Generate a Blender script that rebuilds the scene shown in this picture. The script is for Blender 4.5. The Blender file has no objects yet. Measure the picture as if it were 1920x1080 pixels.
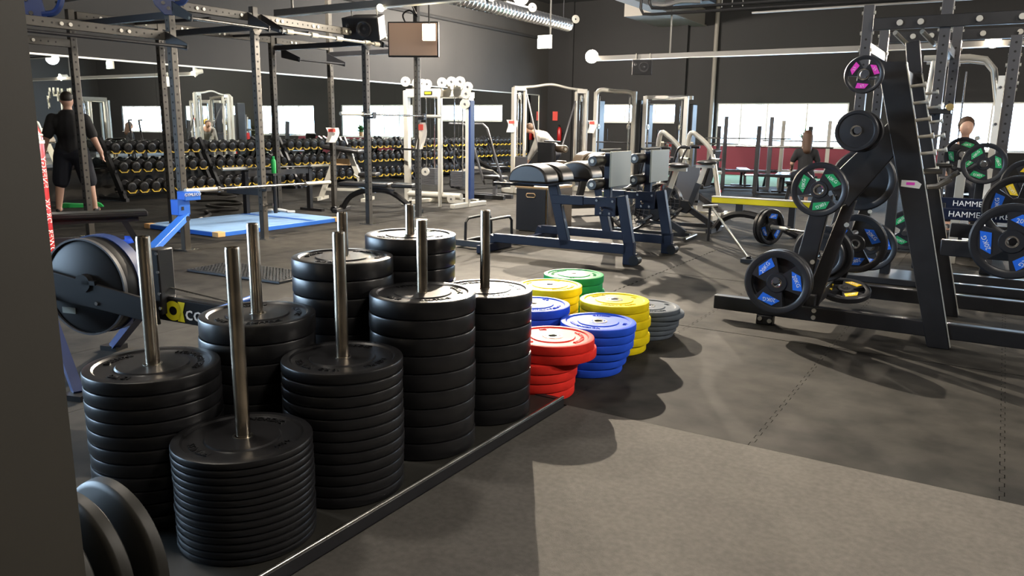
import bpy, bmesh, math, random
from mathutils import Vector, Matrix
random.seed(7)
SC = bpy.context.scene
COL = SC.collection
# ------------------------------------------------------------------ camera
cam = bpy.data.cameras.new('camera'); cam_o = bpy.data.objects.new('camera', cam); COL.objects.link(cam_o)
cam.sensor_fit = 'HORIZONTAL'; cam.sensor_width = 36.0; cam.lens = 1460.68 / 1920 * 36; cam.clip_end = 200; cam.clip_start = 0.05
def cam_matrix(yaw, pitch, roll, pos):
    cy, sy, cp, sp = math.cos(yaw), math.sin(yaw), math.cos(pitch), math.sin(pitch)
    f = Vector((-sy*cp, cy*cp, -sp)); r = Vector((cy, sy, 0)); u = r.cross(f)
    c, s = math.cos(roll), math.sin(roll)
    r2 = c*r + s*u; u2 = -s*r + c*u
    m = Matrix((r2, u2, -f)).transposed().to_4x4(); m.translation = pos
    return m
cam_o.matrix_world = cam_matrix(math.radians(31.7426), math.radians(11.672), math.radians(0.7668), Vector((0, 0, 1.41)))
SC.camera = cam_o
# ------------------------------------------------------------------ view and world
vs = SC.view_settings; vs.view_transform = 'Standard'; vs.look = 'None'; vs.gamma = 1.0; vs.use_curve_mapping = False
vs.exposure = 1.8
world = bpy.data.worlds.new('daylight'); SC.world = world; world.use_nodes = True
bg = world.node_tree.nodes['Background']; bg.inputs[0].default_value = (0.55, 0.76, 1.0, 1); bg.inputs[1].default_value = 9.0
SC.cycles.use_denoising = True
SC.cycles.caustics_reflective = False; SC.cycles.caustics_refractive = False
SC.cycles.max_bounces = 8; SC.cycles.diffuse_bounces = 3; SC.cycles.glossy_bounces = 4; SC.cycles.transparent_max_bounces = 12
SC.cycles.sample_clamp_indirect = 6.0
KEY_W, TRACK_W, GLARE_W, CEIL_W = 1900, 1200, 480, 620
WARM = (1.0, 0.86, 0.68); WARM2 = (1.0, 0.92, 0.82)
# ------------------------------------------------------------------ materials
MATS = {}
def mat(name, col, rough=0.5, metal=0.0, noise=0.0, nscale=8.0, bump=0.0, bscale=200.0, spec=0.5, coat=0.0, emit=None, estr=0.0):
    if name in MATS: return MATS[name]
    m = bpy.data.materials.new(name); m.use_nodes = True; nt = m.node_tree; b = nt.nodes['Principled BSDF']
    b.inputs['Base Color'].default_value = (*col, 1); b.inputs['Roughness'].default_value = rough; b.inputs['Metallic'].default_value = metal
    b.inputs['Specular IOR Level'].default_value = spec
    if coat: b.inputs['Coat Weight'].default_value = coat; b.inputs['Coat Roughness'].default_value = 0.1
    if emit: b.inputs['Emission Color'].default_value = (*emit, 1); b.inputs['Emission Strength'].default_value = estr
    if noise or bump:
        tc = nt.nodes.new('ShaderNodeTexCoord')
        if noise:
            n = nt.nodes.new('ShaderNodeTexNoise'); n.inputs['Scale'].default_value = nscale; n.inputs['Detail'].default_value = 5
            nt.links.new(tc.outputs['Object'], n.inputs['Vector'])
            r = nt.nodes.new('ShaderNodeMapRange'); r.inputs[3].default_value = 1 - noise; r.inputs[4].default_value = 1 + noise
            r.inputs[1].default_value = 0.3; r.inputs[2].default_value = 0.7
            nt.links.new(n.outputs['Fac'], r.inputs[0])
            mx = nt.nodes.new('ShaderNodeMix'); mx.data_type = 'RGBA'; mx.blend_type = 'MULTIPLY'; mx.inputs[0].default_value = 1
            mx.inputs[6].default_value = (*col, 1); nt.links.new(r.outputs[0], mx.inputs[7]); nt.links.new(mx.outputs[2], b.inputs['Base Color'])
            r2 = nt.nodes.new('ShaderNodeMapRange'); r2.inputs[3].default_value = max(0.03, rough*(1-noise*.5)); r2.inputs[4].default_value = min(1, rough*(1+noise*.5))
            nt.links.new(n.outputs['Fac'], r2.inputs[0]); nt.links.new(r2.outputs[0], b.inputs['Roughness'])
        if bump:
            n2 = nt.nodes.new('ShaderNodeTexNoise'); n2.inputs['Scale'].default_value = bscale; n2.inputs['Detail'].default_value = 3
            nt.links.new(tc.outputs['Object'], n2.inputs['Vector'])
            bp = nt.nodes.new('ShaderNodeBump'); bp.inputs['Strength'].default_value = bump; bp.inputs['Distance'].default_value = 0.004
            nt.links.new(n2.outputs['Fac'], bp.inputs['Height']); nt.links.new(bp.outputs[0], b.inputs['Normal'])
    MATS[name] = m; return m
def floor_mat(name, c1, c2, rough, s1, s2, bump, bscale, stretch=(1, 1, 1)):
    m = bpy.data.materials.new(name); m.use_nodes = True; nt = m.node_tree; b = nt.nodes['Principled BSDF']; L = nt.links.new
    geo = nt.nodes.new('ShaderNodeNewGeometry'); mp = nt.nodes.new('ShaderNodeMapping'); mp.inputs['Scale'].default_value = stretch
    L(geo.outputs['Position'], mp.inputs['Vector'])
    n1 = nt.nodes.new('ShaderNodeTexNoise'); n1.inputs['Scale'].default_value = s1; n1.inputs['Detail'].default_value = 6; n1.inputs['Roughness'].default_value = .6
    n2 = nt.nodes.new('ShaderNodeTexNoise'); n2.inputs['Scale'].default_value = s2; n2.inputs['Detail'].default_value = 3
    L(mp.outputs[0], n1.inputs['Vector']); L(geo.outputs['Position'], n2.inputs['Vector'])
    ad = nt.nodes.new('ShaderNodeMath'); ad.operation = 'ADD'; L(n1.outputs['Fac'], ad.inputs[0]); L(n2.outputs['Fac'], ad.inputs[1])
    r = nt.nodes.new('ShaderNodeMapRange'); r.inputs[1].default_value = .75; r.inputs[2].default_value = 1.25; L(ad.outputs[0], r.inputs[0])
    mx = nt.nodes.new('ShaderNodeMix'); mx.data_type = 'RGBA'; mx.inputs[6].default_value = (*c1, 1); mx.inputs[7].default_value = (*c2, 1)
    L(r.outputs[0], mx.inputs[0]); L(mx.outputs[2], b.inputs['Base Color']); b.inputs['Specular IOR Level'].default_value = .12
    r2 = nt.nodes.new('ShaderNodeMapRange'); r2.inputs[3].default_value = rough - .1; r2.inputs[4].default_value = rough + .12; L(n1.outputs['Fac'], r2.inputs[0]); L(r2.outputs[0], b.inputs['Roughness'])
    n3 = nt.nodes.new('ShaderNodeTexNoise'); n3.inputs['Scale'].default_value = bscale; n3.inputs['Detail'].default_value = 3; L(geo.outputs['Position'], n3.inputs['Vector'])
    bp = nt.nodes.new('ShaderNodeBump'); bp.inputs['Strength'].default_value = bump; bp.inputs['Distance'].default_value = .005; L(n3.outputs['Fac'], bp.inputs['Height']); L(bp.outputs[0], b.inputs['Normal'])
    MATS[name] = m; return m
def M(n): return MATS[n]
floor_mat('rubber_floor', (.009, .0086, .008), (.035, .0328, .029), .80, 1.6, 5, .15, 300, (.45, 1, 1))
floor_mat('carpet', (.082, .077, .071), (.112, .105, .096), .85, 3, 40, .55, 420)
floor_mat('turf', (.16, .26, .17), (.22, .33, .22), .9, 3, 60, .5, 300)
mat('seam', (.012, .011, .010), .8)
mat('wall_black', (.016, .015, .0145), .75, noise=.12, nscale=.8)
mat('wall_grey', (.042, .039, .035), .7, noise=.15, nscale=.7)
mat('wall_maroon', (.22, .03, .05), .7)
mat('pillar_paint', (.023, .0200, .0140), .6, noise=.08, nscale=2, bump=.05, bscale=80)
mat('ceiling_black', (.022, .021, .020), .85)
mat('mirror', (.80, .84, .82), 0.0, 1.0)
mat('mirror_edge', (.75, .72, .62), .3, .6)
mat('white_paint', (.78, .76, .70), .45)
mat('bumper', (.0085, .0085, .0095), .33, noise=.15, nscale=18, spec=.38)
mat('bumper_old', (.020, .019, .016), .55, noise=.2, nscale=9)
mat('olive_plate', (.014, .013, .010), .5, noise=.15, nscale=6)
mat('steel', (.52, .50, .46), .24, 1.0, noise=.25, nscale=14)
mat('pole_steel', (.32, .275, .215), .23, 1.0, noise=.35, nscale=9)
mat('chrome', (.75, .75, .76), .12, 1.0)
mat('brass', (.70, .55, .25), .3, 1.0)
for n, c in dict(red=(.66, .030, .022), blue=(.018, .075, .55), yellow=(.66, .52, .010), green=(.016, .22, .07), grey=(.075, .09, .11)).items():
    mat('plate_'+n, c, .60, noise=.12, nscale=14, spec=.05)
mat('black_metal', (.017, .017, .019), .38, noise=.15, nscale=10)
mat('grey_metal', (.075, .075, .082), .38, .2)
mat('navy_metal', (.006, .010, .028), .45, spec=.25)
mat('rig_metal', (.055, .050, .042), .40, .15, noise=.12, nscale=5)
mat('rig_blue', (.012, .03, .12), .35)
mat('bright_blue', (.03, .15, .62), .35)
mat('silver_paint', (.50, .48, .42), .35, .2)
mat('silver_bright', (.56, .54, .48), .35, .3)
mat('vinyl', (.016, .015, .015), .38, noise=.1, nscale=20)
mat('vinyl_brown', (.10, .075, .05), .4, noise=.1, nscale=20)
mat('panel_grey', (.20, .21, .18), .5)
mat('plastic_black', (.010, .010, .011), .45, spec=.22)
mat('plywood', (.45, .30, .15), .6, noise=.2, nscale=8)
mat('box_film', (.012, .012, .014), .5, spec=.25)
mat('mat_blue', (.24, .42, .72), .6, noise=.08, nscale=4)
mat('mat_tan', (.70, .42, .18), .6)
mat('mat_rubber', (.018, .020, .024), .55)
mat('saddle_yellow', (.75, .50, .05), .4)
mat('dumbbell', (.013, .013, .014), .38)
mat('rope', (.020, .018, .016), .9, bump=.6, bscale=150)
mat('white_cloth', (.80, .77, .72), .8)
mat('white_ink', (.85, .85, .83), .5)
mat('paper', (.82, .78, .72), .7)
mat('paper_red', (.75, .09, .07), .7)
mat('red_enamel', (.42, .012, .012), .28, coat=.3)
mat('green_plastic', (.02, .45, .10), .45)
mat('decal_blue', (.02, .16, .80), .4); mat('decal_green', (.02, .35, .12), .4); mat('decal_pink', (.85, .06, .55), .4); mat('decal_yellow', (.85, .60, .03), .4)
mat('urethane', (.020, .021, .025), .36, noise=.1, nscale=15)
mat('skin', (.60, .36, .26), .5); mat('shirt_black', (.018, .018, .020), .85); mat('shorts_navy', (.008, .010, .018), .85); mat('hoodie_grey', (.26, .25, .23), .9); mat('hair', (.02, .014, .010), .6)
mat('hair_brown', (.075, .038, .020), .6); mat('shoe', (.03, .03, .035), .6)
mat('duct', (.50, .51, .53), .3, .9)
mat('beam_grey', (.22, .20, .17), .6)
mat('speaker', (.018, .018, .020), .5); mat('speaker_cone', (.03, .03, .032), .25)
mat('track_silver', (.15, .145, .135), .5, .4)
mat('lamp_glow', (1, .9, .7), .5, emit=(1.0, .86, .58), estr=60)
mat('screen_glare', (1, .9, .7), .5, emit=(1.0, .86, .60), estr=22)  # glow of the box that stands in for glare on the screen
mat('tube_glow', (1, .9, .8), .5, emit=(1.0, .88, .72), estr=14)
mat('exit_glow', (.1, .8, .4), .5, emit=(.12, .95, .50), estr=1.8)
mat('exit_white', (.9, .95, .9), .5, emit=(.85, 1.0, .90), estr=3.0)
mat('screen_blue', (.02, .1, .4), .3, emit=(.03, .22, .9), estr=1.2)
mat('shell_copper', (.35, .24, .18), .45, .3)
mat('logo_yellow', (.85, .78, .02), .5)
mat('tan_leather', (.32, .17, .08), .5)
mat('foliage', (.03, .10, .02), .6)
def glass_mat():
    m = bpy.data.materials.new('window_glass'); m.use_nodes = True; nt = m.node_tree; nt.nodes.clear()
    o = nt.nodes.new('ShaderNodeOutputMaterial'); t = nt.nodes.new('ShaderNodeBsdfTransparent'); g = nt.nodes.new('ShaderNodeBsdfGlossy'); g.inputs['Roughness'].default_value = .02
    mx = nt.nodes.new('ShaderNodeMixShader'); mx.inputs[0].default_value = .06
    nt.links.new(t.outputs[0], mx.inputs[1]); nt.links.new(g.outputs[0], mx.inputs[2]); nt.links.new(mx.outputs[0], o.inputs[0])
    MATS['glass'] = m
glass_mat()
# ------------------------------------------------------------------ mesh helpers
class MB:
    def __init__(s): s.v = []; s.f = []
    def add(s, vs, fs):
        n = len(s.v); s.v += [tuple(v) for v in vs]; s.f += [tuple(i + n for i in f) for f in fs]; return s
    def box(s, c, d, rot=None):
        x, y, z = d[0]/2, d[1]/2, d[2]/2
        vs = [Vector(p) for p in ((-x,-y,-z),(x,-y,-z),(x,y,-z),(-x,y,-z),(-x,-y,z),(x,-y,z),(x,y,z),(-x,y,z))]
        if rot is not None: vs = [rot @ v for v in vs]
        c = Vector(c)
        return s.add([v + c for v in vs], [(0,3,2,1),(4,5,6,7),(0,1,5,4),(1,2,6,5),(2,3,7,6),(3,0,4,7)])
    def bar(s, p, q, w, h=None, up=(0, 0, 1)):
        h = h or w; p, q = Vector(p), Vector(q); d = (q - p).normalized(); up = Vector(up)
        if abs(d.dot(up)) > .98: up = Vector((1, 0, 0)) if abs(d.x) < .9 else Vector((0, 1, 0))
        a = d.cross(up).normalized() * (w/2); b = a.cross(d).normalized() * (h/2)
        vs = [p-a-b, p+a-b, p+a+b, p-a+b, q-a-b, q+a-b, q+a+b, q-a+b]
        return s.add(vs, [(0,1,2,3),(7,6,5,4),(0,4,5,1),(1,5,6,2),(2,6,7,3),(3,7,4,0)])
    def cyl(s, p, q, r, n=12, r2=None):
        r2 = r if r2 is None else r2
        p, q = Vector(p), Vector(q); d = (q - p).normalized(); up = Vector((0, 0, 1)) if abs(d.z) < .9 else Vector((1, 0, 0))
        a = d.cross(up).normalized(); b = d.cross(a)
        vs = []
        for c, rr in ((p, r), (q, r2)):
            for i in range(n):
                t = 2*math.pi*i/n; vs.append(c + (a*math.cos(t) + b*math.sin(t))*rr)
        fs = [(i, i+n, (i+1) % n + n, (i+1) % n) for i in range(n)] + [tuple(range(n)), tuple(range(2*n-1, n-1, -1))]
        return s.add(vs, fs)
    def tube(s, pts, r, n=8, smooth=0):
        pts = [Vector(p) for p in pts]
        if smooth: pts = spline(pts, smooth)
        k = len(pts); rr = r if isinstance(r, (list, tuple)) else [r]*k
        if len(rr) != k: rr = [rr[0] + (rr[-1]-rr[0])*i/(k-1) for i in range(k)]
        vs = []; prev = None
        for i in range(k):
            t = (pts[min(i+1, k-1)] - pts[max(i-1, 0)]).normalized()
            if prev is None:
                up = Vector((0, 0, 1)) if abs(t.z) < .9 else Vector((1, 0, 0)); a = t.cross(up).normalized()
            else:
                a = (prev - t*prev.dot(t)).normalized()
            prev = a; b = t.cross(a)
            for j in range(n):
                an = 2*math.pi*j/n; vs.append(pts[i] + (a*math.cos(an) + b*math.sin(an))*rr[i])
        fs = []
        for i in range(k-1):
            for j in range(n):
                j2 = (j+1) % n; fs.append((i*n+j, i*n+j2, (i+1)*n+j2, (i+1)*n+j))
        fs += [tuple(range(n-1, -1, -1)), tuple(range((k-1)*n, k*n))]
        return s.add(vs, fs)
    def lathe(s, prof, o=(0, 0, 0), ax=(0, 0, 1), n=32, closed=False):
        ax = Vector(ax).normalized(); up = Vector((1, 0, 0)) if abs(ax.x) < .9 else Vector((0, 1, 0))
        a = up.cross(ax).normalized(); b = ax.cross(a); o = Vector(o); vs = []
        for r, z in prof:
            for i in range(n):
                t = 2*math.pi*i/n; vs.append(o + (a*math.cos(t) + b*math.sin(t))*r + ax*z)
        fs = []; k = len(prof)
        for j in range(k if closed else k-1):
            j2 = (j+1) % k
            for i in range(n):
                i2 = (i+1) % n; fs.append((j*n+i, j*n+i2, j2*n+i2, j2*n+i))
        return s.add(vs, fs)
    def prism(s, poly, z0, z1, m=None):
        n = len(poly); vs = [Vector((x, y, z0)) for x, y in poly] + [Vector((x, y, z1)) for x, y in poly]
        if m is not None: vs = [m @ v for v in vs]
        fs = [tuple(range(n-1, -1, -1)), tuple(range(n, 2*n))] + [(i, (i+1) % n, (i+1) % n + n, i+n) for i in range(n)]
        return s.add(vs, fs)
    def ball(s, c, r, n=12, sc=(1, 1, 1)):
        prof = []
        c = Vector(c); vs = []; k = n//2
        for j in range(k+1):
            ph = math.pi*j/k
            for i in range(n):
                t = 2*math.pi*i/n; vs.append(c + Vector((math.sin(ph)*math.cos(t)*sc[0], math.sin(ph)*math.sin(t)*sc[1], math.cos(ph)*sc[2]))*r)
        fs = []
        for j in range(k):
            for i in range(n):
                i2 = (i+1) % n; fs.append((j*n+i, (j+1)*n+i, (j+1)*n+i2, j*n+i2))
        return s.add(vs, fs)
def spline(pts, k):
    out = []; n = len(pts)
    for i in range(n-1):
        p0, p1, p2, p3 = pts[max(i-1, 0)], pts[i], pts[i+1], pts[min(i+2, n-1)]
        for j in range(k):
            t = j/k
            out.append(0.5*((2*p1) + (p2-p0)*t + (2*p0-5*p1+4*p2-p3)*t*t + (3*p1-p0-3*p2+p3)*t**3))
    out.append(pts[-1]); return out
def mesh(name, mb, m, ang=38):
    me = bpy.data.meshes.new(name); me.from_pydata(mb.v, [], mb.f)
    bm = bmesh.new(); bm.from_mesh(me); bmesh.ops.remove_doubles(bm, verts=bm.verts, dist=1e-6); bmesh.ops.recalc_face_normals(bm, faces=bm.faces); bm.to_mesh(me); bm.free()
    me.polygons.foreach_set('use_smooth', [True]*len(me.polygons)); me.set_sharp_from_angle(angle=math.radians(ang))
    me.materials.append(M(m) if isinstance(m, str) else m); me.update(); return me
ROOT = {}
def thing(name, label, cat, loc=(0, 0, 0), group=None, world=True, rz=0):
    o = bpy.data.objects.new(name, None); COL.objects.link(o); o.location = loc; o.rotation_euler = (0, 0, rz); o.empty_display_size = .1
    o['label'] = label; o['category'] = cat
    if group: o['group'] = group
    ROOT[o] = Vector(loc) if world else Vector((0, 0, 0)); return o
def part(root, name, mb, m, bevel=0, label=None, top=None):
    top = top or root
    while top.parent: top = top.parent
    off = ROOT.get(top, Vector((0, 0, 0)))
    if off.length: mb.v = [(v[0]-off.x, v[1]-off.y, v[2]-off.z) for v in mb.v]
    o = bpy.data.objects.new(name, mesh(name, mb, m)); COL.objects.link(o); o.parent = root
    if bevel:
        b = o.modifiers.new('bevel', 'BEVEL'); b.width = bevel; b.segments = 2; b.limit_method = 'ANGLE'; b.angle_limit = math.radians(50)
    if label: o['label'] = label
    return o
def solo(name, label, cat, mb, m, loc=None, group=None, bevel=0):
    if loc is None:
        xs = [v[0] for v in mb.v]; ys = [v[1] for v in mb.v]; zs = [v[2] for v in mb.v]
        loc = ((min(xs)+max(xs))/2, (min(ys)+max(ys))/2, min(zs))
    mb.v = [(v[0]-loc[0], v[1]-loc[1], v[2]-loc[2]) for v in mb.v]
    o = bpy.data.objects.new(name, mesh(name, mb, m)); COL.objects.link(o); o.location = loc
    o['label'] = label; o['category'] = cat
    if group: o['group'] = group
    if bevel:
        b = o.modifiers.new('bevel', 'BEVEL'); b.width = bevel; b.segments = 2; b.limit_method = 'ANGLE'; b.angle_limit = math.radians(50)
    return o
def struct(name, mb, m, label=None, parent=None):
    o = bpy.data.objects.new(name, mesh(name, mb, m)); COL.objects.link(o)
    if parent: o.parent = parent
    else: o['kind'] = 'structure'
    if label: o['label'] = label
    return o
def copy_thing(src, loc, rot=None, label=None, group=None):
    def cp(o, par):
        c = o.copy(); COL.objects.link(c); c.parent = par
        for k in list(o.children): cp(k, c)
        return c
    r = cp(src, None); r.location = loc
    if rot is not None: r.rotation_euler = rot
    if label: r['label'] = label
    if group: r['group'] = group
    return r
_tc = {}
def text_geo(s, size, ext):
    k = (s, size, ext)
    if k not in _tc:
        cu = bpy.data.curves.new('t', 'FONT'); cu.body = s; cu.size = size; cu.extrude = ext; cu.align_x = 'CENTER'; cu.align_y = 'CENTER'; cu.resolution_u = 2
        o = bpy.data.objects.new('t', cu); COL.objects.link(o); dg = bpy.context.evaluated_depsgraph_get(); dg.update()
        me = bpy.data.meshes.new_from_object(o.evaluated_get(dg))
        _tc[k] = ([v.co.copy() for v in me.vertices], [tuple(p.vertices) for p in me.polygons])
        bpy.data.objects.remove(o); bpy.data.curves.remove(cu); bpy.data.meshes.remove(me)
    return _tc[k]
def text_mb(s, size, ext, m):
    vs, fs = text_geo(s, size, ext); return MB().add([m @ v for v in vs], fs)
def text_arc(s, size, ext, R, a0, z, mb=None, sx=1.0):
    vs, fs = text_geo(s, size, ext); out = []
    for v in vs:
        a = a0 - v.x*sx/R; r = R + v.y; out.append((r*math.cos(a), r*math.sin(a), z + v.z))
    return (mb or MB()).add(out, fs)
def frame(o, ex, ey):
    ex, ey = Vector(ex).normalized(), Vector(ey).normalized(); ez = ex.cross(ey)
    m = Matrix((ex, ey, ez)).transposed().to_4x4(); m.translation = Vector(o); return m
ORD = ['topmost', 'second from top', 'third from top', 'fourth from top', 'fifth from top', 'sixth from top', 'seventh from top', 'eighth from top', 'ninth from top', 'tenth from top', 'eleventh from top', 'twelfth from top', 'thirteenth from top', 'fourteenth from top']
# ================================================================== THE ROOM
XL, XR, YF, YB, ZC = -14.3, 14.0, -5.0, 25.4, 5.7
floor = struct('floor', MB().box(((XL+XR)/2, (YF+YB)/2, -.106), (XR-XL+.6, YB-YF+.6, .2)), 'seam')
# rubber mats: puzzle edged ones near the camera, plain ones beyond
MW, ML, X0, Y0 = .981, 1.962, .155, 3.415
def wave(n, L, a):
    out = []; st = L/n
    for i in range(n):
        d = a if i % 2 else -a
        out += [(d, i*st + .004), (d, (i+1)*st - .004)]
    return out
def mat_mesh(teeth):
    g = .0015
    if teeth:
        w = wave(40, ML - 2*g, .009)
        poly = [(g + d, g + y) for d, y in reversed(w)] + [(MW - g + d, g + y) for d, y in w]
    else: poly = [(g, g), (MW-g, g), (MW-g, ML-g), (g, ML-g)]
    return mesh('rubber_mat', MB().prism(poly, -.006, 0.0), 'rubber_floor')
m_t, m_p = mat_mesh(True), mat_mesh(False)
def lay(x, y, me):
    o = bpy.data.objects.new('rubber_mat', me); COL.objects.link(o); o.location = (x, y, 0); o.parent = floor
for i in range(-15, 3):
    for j in range(-3, 12):
        x = X0 + i*MW; y = Y0 + j*ML
        if j < 0 and x > -2.7: continue
        if j < 0 and x < -10: continue
        if x + MW < XL or y > YB - .2 or x < XL + .02: continue
        if j < 0 and (x + .5) / max(y + ML, .4) > -1.05 and y + ML < 3: continue
        lay(x, y, m_t if (-3 <= i <= 2 and 0 <= j <= 2) else m_p)
struct('floor_carpet', MB().box(((-1.766+XR)/2, (YF+3.412)/2, -.002), (XR+1.766, 3.412-YF, .010)), 'carpet')
struct('floor_turf', MB().box((-5.6, 22.9, .003), (6.4, 4.6, .006)), 'turf')
# ---- walls
struct('wall_left', MB().box((XL-.1, 14.35, ZC/2), (.2, 22.1, ZC)), 'wall_grey')
struct('wall_left_return', MB().box((-12.2, 3.4, ZC/2), (4.4, .2, ZC)), 'wall_grey')
# glazed entrance front added at the left, out of view, to let cool daylight in
WE = (-4.5, 2.2, .25, 2.6)
struct('wall_left_added_entrance', MB().box((-10.1, -.85, .125), (.2, 8.5, .25)).box((-10.1, -.85, (2.6+ZC)/2), (.2, 8.5, ZC-2.6)).box((-10.1, -4.8, 1.425), (.2, .6, 2.35)).box((-10.1, 2.8, 1.425), (.2, 1.2, 2.35)), 'wall_grey')
def wall_back():
    m = MB(); wins = [(-12.33, -9.07, 1.62, 2.24), (-8.02, -4.05, .92, 2.25), (-2.4, 1.5, .92, 2.25), (2.8, 6.6, .92, 2.25), (8.0, 12.0, .92, 2.25)]
    y = YB + .1; x = XL - .2
    for a, b, z0, z1 in wins:
        m.box(((x+a)/2, y, ZC/2), (a-x, .2, ZC)); m.box(((a+b)/2, y, z0/2), (b-a, .2, z0)); m.box(((a+b)/2, y, (z1+ZC)/2), (b-a, .2, ZC-z1)); x = b
    m.box(((x+XR+.2)/2, y, ZC/2), (XR+.2-x, .2, ZC))
    w = struct('wall_back', m, 'wall_black')
    struct('wall_back_dado', MB().box((-5.0, YB-.012, .45), (7.2, .02, .9)), 'wall_maroon')
    struct('wall_back_pilaster', MB().box((-9.25, YB-.06, ZC/2), (.3, .12, ZC)).box((-13.4, YB-.04, ZC/2), (.25, .08, ZC)), 'wall_black')
    return wins
wins = wall_back()
def window(n, a, b, z0, z1, divs, y, axis='x'):
    T = (lambda u, v, z: (u, y + v, z)) if axis == 'x' else (lambda u, v, z: (y + v, u, z))
    def bx(u, v, z, du, dv, dz): return (T(u, v, z), ((du, dv, dz) if axis == 'x' else (dv, du, dz)))
    m = MB(); w = .05
    m.box(*bx((a+b)/2, .1, z0+w/2, b-a, .10, w)).box(*bx((a+b)/2, .1, z1-w/2, b-a, .10, w))
    e = [a] + list(divs) + [b]
    for i, u in enumerate(e): m.box(*bx(min(max(u, a+w/2), b-w/2), .1, (z0+z1)/2, w, .10, z1-z0-2*w))
    o = struct('window_%d' % n, m, 'white_paint')
    for i in range(len(e)-1):
        p = MB().box(*bx((e[i]+e[i+1])/2, .1, (z0+z1)/2, e[i+1]-e[i]-w, .008, z1-z0-2*w)); struct('pane', p, 'glass', parent=o)
    struct('sill', MB().box(*bx((a+b)/2, .03, z0-.012, b-a, .18, .024)), 'white_paint', parent=o)
    l = bpy.data.lights.new('window_daylight', 'AREA'); l.shape = 'RECTANGLE'; l.size = b-a; l.size_y = z1-z0; l.cycles.is_portal = True
    lo = bpy.data.objects.new('window_daylight', l); COL.objects.link(lo); lo.location = T((a+b)/2, .22 if axis == 'x' else -.22, (z0+z1)/2)
    lo.rotation_euler = (math.radians(-90), 0, 0) if axis == 'x' else (math.radians(90), 0, math.radians(-90))
    return o
window(1, *wins[0], (-11.25, -10.15), YB)
window(2, *wins[1], (-7.25, -6.43, -5.24), YB)
for i in (2, 3, 4): window(i+1, *wins[i], (wins[i][0]+1, wins[i][0]+2, wins[i][0]+3), YB)
window(6, *WE, (-2.9, -1.2, .5), -10.2, 'y')  # panes of the added entrance, unseen, for cool daylight from the left
struct('wall_right', MB().box((XR+.1, (YF+YB)/2, ZC/2), (.2, YB-YF+.4, ZC)), 'wall_black')
struct('wall_front', MB().box((2.0, YF-.1, ZC/2), (24.4, .2, ZC)), 'wall_black')
struct('ceiling', MB().box((2.0, (YF+YB)/2, ZC+.1), (24.4, YB-YF+.6, .2)).box((-12.3, 14.5, ZC+.1), (4.2, 22.4, .2)), 'ceiling_black')
struct('wall_pillar', MB().box((-1.68, .4475, ZC/2), (.86, .395, ZC)), 'pillar_paint')
struct('trim_1', MB().box((-8.75, (YF+YB)/2, 4.93), (.30, YB-YF, .5)).box((-8.75, (YF+YB)/2, 4.665), (.44, YB-YF, .03)), 'beam_grey')
struct('trim_2', MB().box((-9.5, 24.0, 5.2), (1.3, 2.8, 1.0)), 'beam_grey')
for k, xx in enumerate((-2.5, 4.0, 10.0)): struct('trim_%d' % (k+3), MB().box((xx, (YF+YB)/2, 5.2), (.30, YB-YF, .5)), 'ceiling_black')
# ---- mirror wall
mir = thing('wall_mirror', 'long mirror of tall panels running along the left wall', 'mirror', (XL, 14.8, .55))
ys = [4.9, 7.3, 9.7, 12.1, 14.5, 16.9, 19.3, 21.7, 24.75]
for a, b in zip(ys, ys[1:]): part(mir, 'mirror_panel', MB().box((XL+.006, (a+b)/2, 1.53), (.012, b-a-.004, 1.98)), 'mirror')
part(mir, 'top_trim', MB().box((XL+.014, 14.825, 2.535), (.028, 19.85, .03)), 'mirror_edge')
part(mir, 'end_trim', MB().box((XL+.014, 24.76, 1.53), (.028, .03, 1.98)), 'mirror_edge')
solo('wall_conduit', 'thin dark conduit running high along the left wall', 'conduit', MB().cyl((XL+.05, 3, 4.47), (XL+.05, 25.3, 4.47), .05, 8), 'ceiling_black')
solo('wall_pipe', 'pale vertical pipe beside the large window on the back wall', 'pipe', MB().cyl((-8.16, 25.3, 0.0), (-8.16, 25.3, 5.6), .07, 12), 'beam_grey')
# notices and extinguisher far corner
solo('red_wall_sign', 'small red and white sign on the far corner wall', 'sign', MB().box((-13.95, 25.36, 1.82), (.2, .02, .32)), 'paper_red')
fe = thing('fire_extinguisher', 'small red fire extinguisher hanging in the far corner', 'fire extinguisher', (-13.7, 25.25, 1.0))
part(fe, 'cylinder', MB().lathe([(0, .95), (.07, .96), (.08, 1.0), (.08, 1.34), (.05, 1.42), (.02, 1.44), (0, 1.44)], (-13.7, 25.25, 0), n=14), 'red_enamel')
part(fe, 'wall_bracket', MB().box((-13.7, 25.365, 1.2), (.12, .075, .06)), 'black_metal'); part(fe, 'valve', MB().cyl((-13.7, 25.25, 1.43), (-13.7, 25.25, 1.52), .025, 8).box((-13.7, 25.18, 1.5), (.02, .14, .02)), 'plastic_black')
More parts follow.
